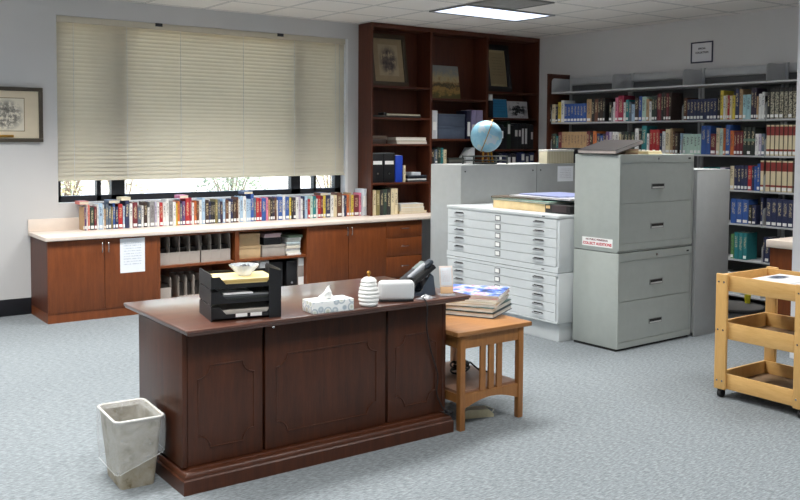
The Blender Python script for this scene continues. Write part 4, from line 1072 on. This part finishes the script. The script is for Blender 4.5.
# ------------------------------------------------------------------ map case (two flat-file units on a base)
mc = thing('map_case', 'white steel flat-file map case with ten shallow drawers', 'map case', (5.115, 4.936, 0))
MW, MD = 1.395, .96       # along y, along x
MB().box(.04, MD, .015, MW - .015, 0, .148, .003).build('base_plinth', M['case_steel'], mc)
for z0, z1 in ((.15, .552), (.556, 1.008)):
    MB().box(.012, MD, 0, MW, z0, z1, .003).build('cabinet_body', M['case_steel'], mc)
MB().box(-.001, MD + .002, -.002, MW + .002, .985, 1.01, .003).build('cabinet_top', M['case_steel'], mc)
for z0, z1 in ((.15, .165), (.53, .552), (.556, .60)):
    MB().box(.0, .0118, .001, MW - .001, z0, z1, .001, 1).build('face_strip', M['case_steel'], mc)
LN = plain((96, 100, 104), .6)
for base_z in (.605, .168):
    ph_ = .0748 if base_z > .5 else .0722
    for i in range(5):
        z0 = base_z + i * ph_; z1 = z0 + ph_ - .004
        d = MB().box(.001, .0118, .022, MW - .022, z0, z1, .001, 1).build('drawer', M['case_steel'], mc)
        zc = (z0 + z1) / 2
        for yy in (.215, 1.215):
            MB().tube(smoothpath([(.001, yy - .055, zc + .008), (-.014, yy - .05, zc + .006), (-.016, yy, zc + .005), (-.014, yy + .05, zc + .006), (.001, yy + .055, zc + .008)], 4), .005, 8).build('handle', plain((150, 152, 156), .35, .6), d)
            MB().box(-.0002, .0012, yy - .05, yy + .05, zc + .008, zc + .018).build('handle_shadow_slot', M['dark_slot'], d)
        MB().box(-.003, .0012, .705 - .033, .705 + .033, zc - .022, zc + .026, .001, 1).build('label_holder', plain((128, 130, 134), .4, .4), d)
        MB().box(-.0036, -.0029, .705 - .024, .705 + .024, zc - .014, zc + .018).build('label_card', M['label'], d)
MB().box(-.0025, .0, .15, .18, .992, 1.0).build('lock', M['dark_slot'], mc)
MB().box(-.001, .0, .15, .18, .568, .576).build('lock', M['dark_slot'], mc)

# folios on the map case
flat_book(5.57, 5.565, 1.0105, .60, .62, .068, (222, 196, 150), 'thick cream-edged folio lying on the map case', 0.03, page=(232, 208, 160))
bx = carton('binder', 5.27, 5.62, 4.965, 5.24, 1.0105, 1.078, plain((34, 32, 34), .5), 'thick dark binder lying at the right end of the map case', 'binder')
MB().box(-.176, -.1745, -.10, .06, .012, .068).build('brown_spine_label', plain((60, 50, 52), .6), bx)
MB().box(-.1775, -.1745, .08, .125, .035, .06).build('tan_label', plain((216, 180, 124), .6), bx)
for i, (cx, cy, L, W, h_, rgb, rz, nm) in enumerate(((5.58, 5.545, .62, .72, .018, (128, 160, 148), -.03, 'pale green folder lying on the thick folio'), (5.60, 5.66, .60, .56, .014, (86, 66, 40), .12, 'brown curled folder on the pale green folder'),
                                                   (5.62, 5.40, .55, .70, .014, (206, 206, 214), .02, 'pale papers spread over the folders on the map case'), (5.66, 5.46, .46, .52, .01, (150, 160, 206), -.08, 'bluish map sheet on top of the map case pile'))):
    z_ = 1.0795 + (0, .0186, .0332, .0478)[i]
    flat_book(cx, cy, z_, L, W, h_, rgb, nm, rz, 'folder', 'folder', 'folders piled on the map case', page=(210, 206, 196))

# ------------------------------------------------------------------ lateral file cabinets (two stacked units)
def lateral_file(z, label, grp):
    t = thing('file_cabinet', label, 'file cabinet', (5.272, 4.463, z), math.radians(1.3), grp); W, D, Hh = .925, .447, .747
    MB().box(0, W, .012, D, .018 if z < .1 else .002, Hh, .004).build('cabinet_body', M['gray_steel'], t)
    MB().box(.006, W - .006, .02, D - .01, 0, .02 if z < .1 else .003).build('base', M['dark_slot'], t)
    m = MB(); m.box(0, .018, 0, .0118, .02, Hh, .001, 1); m.box(W - .018, W, 0, .0118, .02, Hh, .001, 1)
    m.box(.0181, W - .0181, 0, .0118, .688, Hh, .001, 1); m.box(.0181, W - .0181, 0, .0118, .02, .066, .001, 1)
    m.build('face_frame', M['gray_steel'], t)
    for z0, z1 in ((.070, .373), (.378, .684)):
        d = MB().box(.021, W - .021, .002, .0118, z0, z1, .0015, 1).build('drawer', M['gray_steel'], t); zc = (z0 + z1) / 2 - .03
        MB().box(W / 2 - .082, W / 2 + .082, -.001, .003, zc - .02, zc + .022, .001, 1).build('pull_rim', plain((140, 144, 142), .35, .5), d)
        MB().box(W / 2 - .074, W / 2 + .074, -.0016, .0, zc - .004, zc + .016).build('pull_slot', M['dark_slot'], d)
        MB().box(W / 2 - .07, W / 2 + .07, -.004, -.0008, zc - .015, zc - .004, .001, 1).build('pull_lip', plain((196, 198, 196), .4), d)
    MB().cyl((W / 2, -.003, .716), (W / 2, .001, .716), .009, n=14).build('lock', M['chrome'], t)
    MB().box(W - .075, W - .045, -.0015, .0005, .71, .722).build('badge', M['dark_slot'], t)
    return t
lateral_file(0, 'two-drawer grey lateral file cabinet standing on the carpet', 'stacked lateral file cabinets')
fu = lateral_file(.750, 'two-drawer grey lateral file cabinet, upper of the stacked pair', 'stacked lateral file cabinets')
# sticker on the side
sk_ = thing('sticker', 'white sticker with red lettering on the file cabinet side', 'sticker', (5.2670, 4.672, .785), -PI / 2 + math.radians(1.3))
MB().box(-.15, .15, -.0012, -.0002, 0, .068).build('sticker_face', M['label'], sk_)
RED = plain((196, 40, 62), .6)
text('lettering', 'NO PUBLIC PERMISSION', .020, plain((120, 40, 60), .6), sk_, (-.005, -.0016, .052), (PI / 2, 0, 0), bold=.0006)
text('lettering', 'COLLECT AUDITIONS', .0285, RED, sk_, (0, -.0016, .021), (PI / 2, 0, 0), bold=.0012)
# things on top
paper_stack('paper_stack', 5.445, 5.60, 4.56, 4.80, 1.4978, [(.014, (176, 140, 110)), (.016, (196, 168, 130)), (.012, (160, 126, 100))], 'tan papers wedged under the dark ledger on the file cabinet', jit=.003)
lg = flat_book(5.405, 4.675, 1.5415, .33, .385, .03, (66, 62, 62), 'large dark grey ledger lying tilted on the upper file cabinet', 0, 'ledger', 'book', page=(206, 196, 190))
lg.rotation_euler = (0, -math.radians(14), 0)
paper_stack('paper_stack', 5.63, 5.86, 4.52, 4.66, 1.4978, [(.01, (226, 210, 170)), (.012, (214, 196, 150)), (.006, (232, 222, 196))], 'yellowish loose papers beside the ledger on the file cabinet', rotz=.2)

# ------------------------------------------------------------------ plain steel bookcases, backs turned to the room
def steel_bookcase(loc, rotz, label):
    t = thing('steel_bookcase', label, 'bookcase', loc, rotz, 'grey steel bookcases'); W, D, Hh = .965, .45, 1.37
    MB().box(0, W, 0, .004, .03, Hh - .004).build('back_panel', M['gray_steel_cool'], t)
    MB().box(0, .018, .0041, D, 0, Hh - .004, .003).build('side_panel', M['gray_steel_cool'], t)
    MB().box(W - .018, W, .0041, D, 0, Hh - .004, .003).build('side_panel', M['gray_steel_cool'], t)
    MB().box(-.001, W + .001, -.001, D, Hh - .004, Hh, .001, 1).build('top_panel', M['gray_steel_cool'], t)
    for z in (.06, .5, .93): MB().box(.018, W - .018, .0042, D - .01, z, z + .02).build('shelf', M['gray_steel_cool'], t)
    for x_ in (.05, W - .05):
        for z in (.06, 1.31): MB().cyl((x_, -.004, z), (x_, .0, z), .007, n=10).build('bolt', M['dark_slot'], t)
    return t
steel_bookcase((5.281, 6.335, 0), 0, 'plain grey steel bookcase under the globe, back towards the room')
steel_bookcase((6.262, 6.345, 0), 0, 'plain grey steel bookcase with a white notice on its back')
cab2 = steel_bookcase((6.222, 4.467 + .965, 0), -PI / 2, 'plain grey steel bookcase standing right of the lateral files')
tag(MB().box(6.55, 6.775, 6.3434, 6.3448, 1.19, 1.345).build('notice', notice_mat('back_notice_print', (150, 150, 160), 9)), 'white paper notice taped to a grey steel bookcase back', 'notice')
# boxes on top of it
def ribbed():
    m, nt, b = newmat('ribbed_cream_fabric'); v_ = coords(nt, 'Object', (1, 1, 1)); wv = N(nt, 'ShaderNodeTexWave'); wv.inputs['Scale'].default_value = 14; nt.links.new(v_, wv.inputs['Vector'])
    nt.links.new(ramp(nt, wv.outputs['Fac'], [(0, lin((176, 168, 140))), (1, lin((206, 198, 172)))]), b.inputs['Base Color']); b.inputs['Roughness'].default_value = .8
    return m
cbx = carton('storage_box', 6.455, 6.845, 6.40, 6.52, 1.3705, 1.51, ribbed(), 'ribbed cream storage box with white rim on the grey bookcase', lid=.018, lidmat=plain((222, 220, 212), .6))
carton('storage_box', 6.865, 7.215, 6.42, 6.74, 1.3705, 1.525, M['black_soft'], 'black storage box on the grey bookcase beside the cream box', lid=.03)

# ------------------------------------------------------------------ globe
gl = thing('globe', 'blue desk globe in a cradle on the grey steel bookcase', 'globe', (5.785, 6.56, 1.3705))
def globe_mat():
    m, nt, b = newmat('globe_map'); v_ = coords(nt); f_ = tex_noise(nt, v_, 8.5, 7, .58); g_ = tex_noise(nt, v_, 30, 3)
    land = ramp(nt, g_, [(.35, lin((176, 200, 200))), (.6, lin((176, 190, 206)))])
    sea = ramp(nt, g_, [(.3, lin((126, 180, 206))), (.7, lin((148, 196, 216)))])
    k = ramp(nt, f_, [(.55, (0, 0, 0, 1)), (.57, (1, 1, 1, 1))])
    nt.links.new(mixc(nt, k, sea, land), b.inputs['Base Color']); b.inputs['Roughness'].default_value = .3
    return m
GC = (0, 0, .268); GR = .155
MB().sphere(GC, GR, 48).build('globe_ball', globe_mat(), gl)
ax = Vector((.36, -.1, .93)).normalized(); nrm = Vector((.78, -.62, -.36)); nrm = (nrm - ax * nrm.dot(ax)).normalized(); u_ = ax; v_ = nrm.cross(ax)
m = MB()
for r0 in (GR + .004,):
    m.tube([tuple(Vector(GC) + (u_ * math.cos(2 * PI * k / 64) + v_ * math.sin(2 * PI * k / 64)) * (r0 + .003)) for k in range(64)], .004, 8, closed=True)
m.build('meridian_ring', M['brass'], gl)
MB().sphere(tuple(Vector(GC) + ax * (GR + .01)), .01, 12).build('pole_finial', M['brass'], gl)
BRZ2 = plain((88, 92, 90), .4, .6)
for z in (.035, .075):
    m = MB(); m.tube([(-.22, -.07, z), (.21, -.07, z)], .006, 8); m.tube([(-.22, .09, z), (.21, .09, z)], .006, 8)
    m.tube([(-.22, -.07, z), (-.22, .09, z)], .006, 8); m.tube([(.21, -.07, z), (.21, .09, z)], .006, 8); m.build('cradle_rail', BRZ2, gl)
for x_ in (-.22, .21):
    for y_ in (-.07, .09): MB().cyl((x_, y_, 0), (x_, y_, .085), .009, n=10).build('leg', BRZ2, gl)
MB().box(-.09, .09, -.06, .08, 0, .016, .003).build('base', BRZ2, gl)
for x_ in (-.06, .02, .07):
    MB().cyl((x_, -.02, .016), (x_ * .75, -.008, .125 if x_ < .05 else .132), .012, .009, n=12).build('cradle_post', M['brass'], gl)

# ------------------------------------------------------------------ wooden cart
ct = thing('book_cart', 'three-tier light maple cart on black castors at the right', 'cart', (4.86, 3.337, 0))
CW, CL = .57, .605        # along x, along -y
PW, PT = .08, .022
for fx in (0, CW - PT):
    for fy in (0, -(CL - PW)):
        p_ = MB().box(fx, fx + PT, fy - PW, fy, .055, .78, .006, 3).build('post', M['maple_v'], ct)
        fs_ = -.0025 if fx == 0 else CW - .0005
        for zc in (.73, .43, .11):
            for dz in (-.022, .022) if zc != .43 else (0,):
                for yy in (fy - .022, fy - .058):
                    xo = -.0015 if fx == 0 else CW + .0015
                    MB().cyl((xo, yy, zc + dz * .0), (xo + (.002 if fx == 0 else -.002), yy, zc), .006, n=12).build('screw', M['chrome'], p_) if dz <= 0 else None
for z0, z1 in ((.675, .771), (.374, .477), (.06, .155)):
    for fx in (PT, CW - PT - .018):
        MB().box(fx, fx + .018, -CL + .004, -.004, z0, z1, .002).build('long_rail', M['maple'], ct)
    for fy in (-.022, -CL + .004):
        MB().box(PT + .018, CW - PT - .018, fy, fy + .018, z0, z1, .002).build('end_rail', M['maple'], ct)
    MB().box(PT + .018, CW - PT - .018, -CL + .022, -.022, z0 + .004, z0 + .016).build('tray_floor', plain((120, 96, 72) if z0 < .6 else (196, 152, 92), .5), ct)
for fx in (.03, CW - .03):
    for fy in (-.035, -CL + .035):
        cst = MB().cyl((fx, fy - .012, .027), (fx, fy + .012, .027), .027, n=20).build('castor_wheel', M['rubber'], ct)
        MB().box(fx - .016, fx + .016, fy - .018, fy + .018, .045, .0598, .003).build('castor_fork', plain((60, 60, 62), .4, .6), cst)
t = paper_stack('paper_stack', 4.935, 5.36, 2.80, 3.20, .6915, [(.025, (186, 186, 190)), (.02, (204, 204, 206)), (.012, (196, 198, 202))], 'stack of pale papers in the top tray of the cart', jit=.006)
t = thing('printed_sheet', 'white printed sheet with a dark picture on the cart papers', 'paper', (5.19, 3.10, .7492), .05)
MB().box(-.19, .17, -.14, .10, 0, .0012).build('sheet', M['paper'], t)
MB().box(-.08, .12, -.03, .085, .0013, .0018).build('dark_picture', sketch_mat('photo_print', (214, 214, 218), ((30, 40, 56), (76, 92, 114)), 4, .58, .14, True), t)
t = thing('booklet', 'pale booklet with a dark edge at the near end of the cart papers', 'booklet', (5.10, 2.855, .7492), -.12); MB().box(-.13, .17, -.08, .02, 0, .012, .001).build('pages', plain((210, 206, 214), .7), t)
MB().box(-.131, .171, -.081, .021, .0121, .013).build('cover', plain((208, 216, 222), .5), t)

# kick stool behind the cart
ks = thing('step_stool', 'low round grey step stool with black rim seen through the cart', 'stool', (7.08, 4.66, 0))
MB().lathe([(.225, .0), (.225, .06), (.215, .1), (.205, .115)], 40).build('stool_body', plain((150, 152, 156), .5), ks)
MB().lathe([(.2, .112), (.236, .114), (.242, .125), (.238, .14), (.22, .146), (.001, .146)], 40).build('tread', plain((92, 90, 90), .7), ks)
MB().lathe([(.236, .108), (.252, .112), (.256, .126), (.25, .138), (.2385, .14), (.2385, .112)], 40).build('rim_bumper', M['rubber'], ks)
yb = thing('yellow_cup', 'small yellow plastic cup standing on the low round stool', 'cup', (7.24, 4.64, .1465)); MB().lathe([(.022, 0), (.03, .075), (.028, .075), (.02, .004), (.001, .004)], 20).build('cup', plain((214, 206, 40), .5), yb)

# service counter behind the cart
sc_ = thing('service_counter', 'cherry counter with a cream top at the right edge', 'counter', (6.73, 3.2, 0))
MB().box(.03, .62, -.6, .94, .0, .738, .002).build('counter_body', M['cherry'], sc_)
MB().box(0, .65, -.6, .96, .738, .80, .006).build('counter_top', M['laminate'], sc_)

# ------------------------------------------------------------------ outside
def ground_mat():
    m, nt, b = newmat('dry_ground'); f_ = tex_noise(nt, coords(nt), .5, 8, .7)
    nt.links.new(ramp(nt, f_, [(.35, lin((170, 160, 136))), (.6, lin((214, 206, 190)))]), b.inputs['Base Color']); b.inputs['Roughness'].default_value = .95
    return m
struct(MB().box(-30, 60, 8.75, 70, -.3, -.14).build('ground', ground_mat()))
LEAF = [plain((120, 130, 84), .6, var=.25), plain((150, 140, 100), .6, var=.25), plain((104, 118, 88), .6, var=.25)]
def shrub(x, y, w_, h_, n, mat, label):
    t = thing('shrub', label, 'shrub', (x, y, -.14), 0); m = MB(); tw_ = MB()
    for i in range(9):
        a = random.uniform(0, 2 * PI); r_ = random.uniform(.3, 1) * w_ * .4
        tw_.tube([(0, 0, 0), (r_ * .4 * math.cos(a), r_ * .4 * math.sin(a), h_ * .5), (r_ * math.cos(a), r_ * math.sin(a), h_ * random.uniform(.75, 1))], .012, 5)
    tw_.build('stems', plain((110, 92, 70), .8), t)
    for i in range(n):
        a = random.uniform(0, 2 * PI); rr_ = w_ * .5 * math.sqrt(random.random()); z = h_ * random.uniform(.15, 1); k = math.sqrt(max(.05, 1 - (z / h_ - .5) ** 2 * 2.4))
        c = Vector((rr_ * k * math.cos(a), rr_ * k * math.sin(a), z)); d_ = Vector((random.gauss(0, 1), random.gauss(0, 1), random.gauss(.3, .7))).normalized() * random.uniform(.05, .09)
        q_ = d_.orthogonal().normalized() * .02
        vs = [tuple(c), tuple(c + d_ * .5 + q_), tuple(c + d_), tuple(c + d_ * .5 - q_)]
        m._poly(vs, [(0, 1, 2, 3)])
    m.build('leaves', mat, t, weld=False)
for i, (x, y, w_, h_, n, k, nm) in enumerate(((7.05, 15, 1.4, 1.25, 1500, 2, 'grey-green shrub outside the middle of the window'), (3.75, 14, .8, 1.2, 500, 1, 'dry tan shrub outside the left window corner'),
                                              (5.6, 16.5, 1.0, 1.15, 500, 1, 'dry pale shrub outside, left of the middle of the window'), (4.3, 15.5, .7, 1.15, 450, 0, 'small green shrub outside behind the left mullion'), (9.3, 15.2, 1.2, 1.3, 600, 1, 'dry tan shrub outside the right end of the window'))):
    shrub(x, y, w_, h_, n, LEAF[k], nm)

# ------------------------------------------------------------------ light
wd_ = bpy.data.worlds.new('sky'); scene.world = wd_; wd_.use_nodes = True
nt = wd_.node_tree; bg = nt.nodes['Background']
sk2 = nt.nodes.new('ShaderNodeTexSky'); sk2.sky_type = 'NISHITA'; sk2.sun_disc = False; sk2.sun_elevation = math.radians(48); sk2.sun_rotation = math.radians(150)
nt.links.new(sk2.outputs[0], bg.inputs[0]); bg.inputs[1].default_value = SKY_K if 'SKY_K' in globals() else 1.0
sun = bpy.data.lights.new('sun', 'SUN'); sun.energy = 12.0; sun.angle = .01; sun.color = (1, .95, .88)
so = bpy.data.objects.new('sun', sun); C.objects.link(so); so.rotation_euler = (math.radians(42), 0, math.radians(20))

def lamp(cx, cy, power, w_=1.15, d=.55, spread=116, color=(1, .985, .94)):
    l = bpy.data.lights.new('ceiling_lamp', 'AREA'); l.shape = 'RECTANGLE'; l.size = w_; l.size_y = d; l.energy = power; l.color = color
    l.spread = math.radians(spread)
    o = bpy.data.objects.new('ceiling_lamp', l); C.objects.link(o); o.location = (cx, cy, H - .016)
    return o
POW = 60
KK = ((.65, 1, 1, .9), (.45, .85, .9, .85), (.35, .5, .85, .9), (.3, .4, .6, .8))
for ix in range(4):
    for iy in range(4):
        cx = 6.16 - ix * 2.44; cy = 6.905 - iy * 2.44
        k = KK[iy][ix]
        if k == 0: continue
        if (ix, iy) != (0, 0):
            troffer(cx - .61, cy - .305, 'lit white ceiling light out of view above the room', 'ceiling lights out of view')
        lamp(cx, cy, POW * k)

# ------------------------------------------------------------------ camera
cam = bpy.data.cameras.new('camera'); co = bpy.data.objects.new('camera', cam); C.objects.link(co)
yaw, pitch, roll = (math.radians(a) for a in (35.915, 2.752, .338))
fwd = Vector((math.sin(yaw) * math.cos(pitch), math.cos(yaw) * math.cos(pitch), -math.sin(pitch)))
right = Vector((math.cos(yaw), -math.sin(yaw), 0)); up = right.cross(fwd)
r_ = right * math.cos(roll) + up * math.sin(roll); u_ = -right * math.sin(roll) + up * math.cos(roll)
m4 = Matrix(((r_.x, u_.x, -fwd.x, 0), (r_.y, u_.y, -fwd.y, 0), (r_.z, u_.z, -fwd.z, 1.6), (0, 0, 0, 1)))
co.matrix_world = m4
cam.sensor_fit = 'HORIZONTAL'; cam.sensor_width = 36; cam.lens = 893.811 * 36 / 800
cam.shift_y = -(250 - 182.79) / 800
cam.clip_end = 200
scene.camera = co
vs_ = scene.view_settings
vs_.view_transform = 'Standard'; vs_.look = 'None'; vs_.gamma = 1; vs_.use_curve_mapping = False; vs_.exposure = 0.0
scene.cycles.use_denoising = True
scene.cycles.max_bounces = 8; scene.cycles.transparent_max_bounces = 12
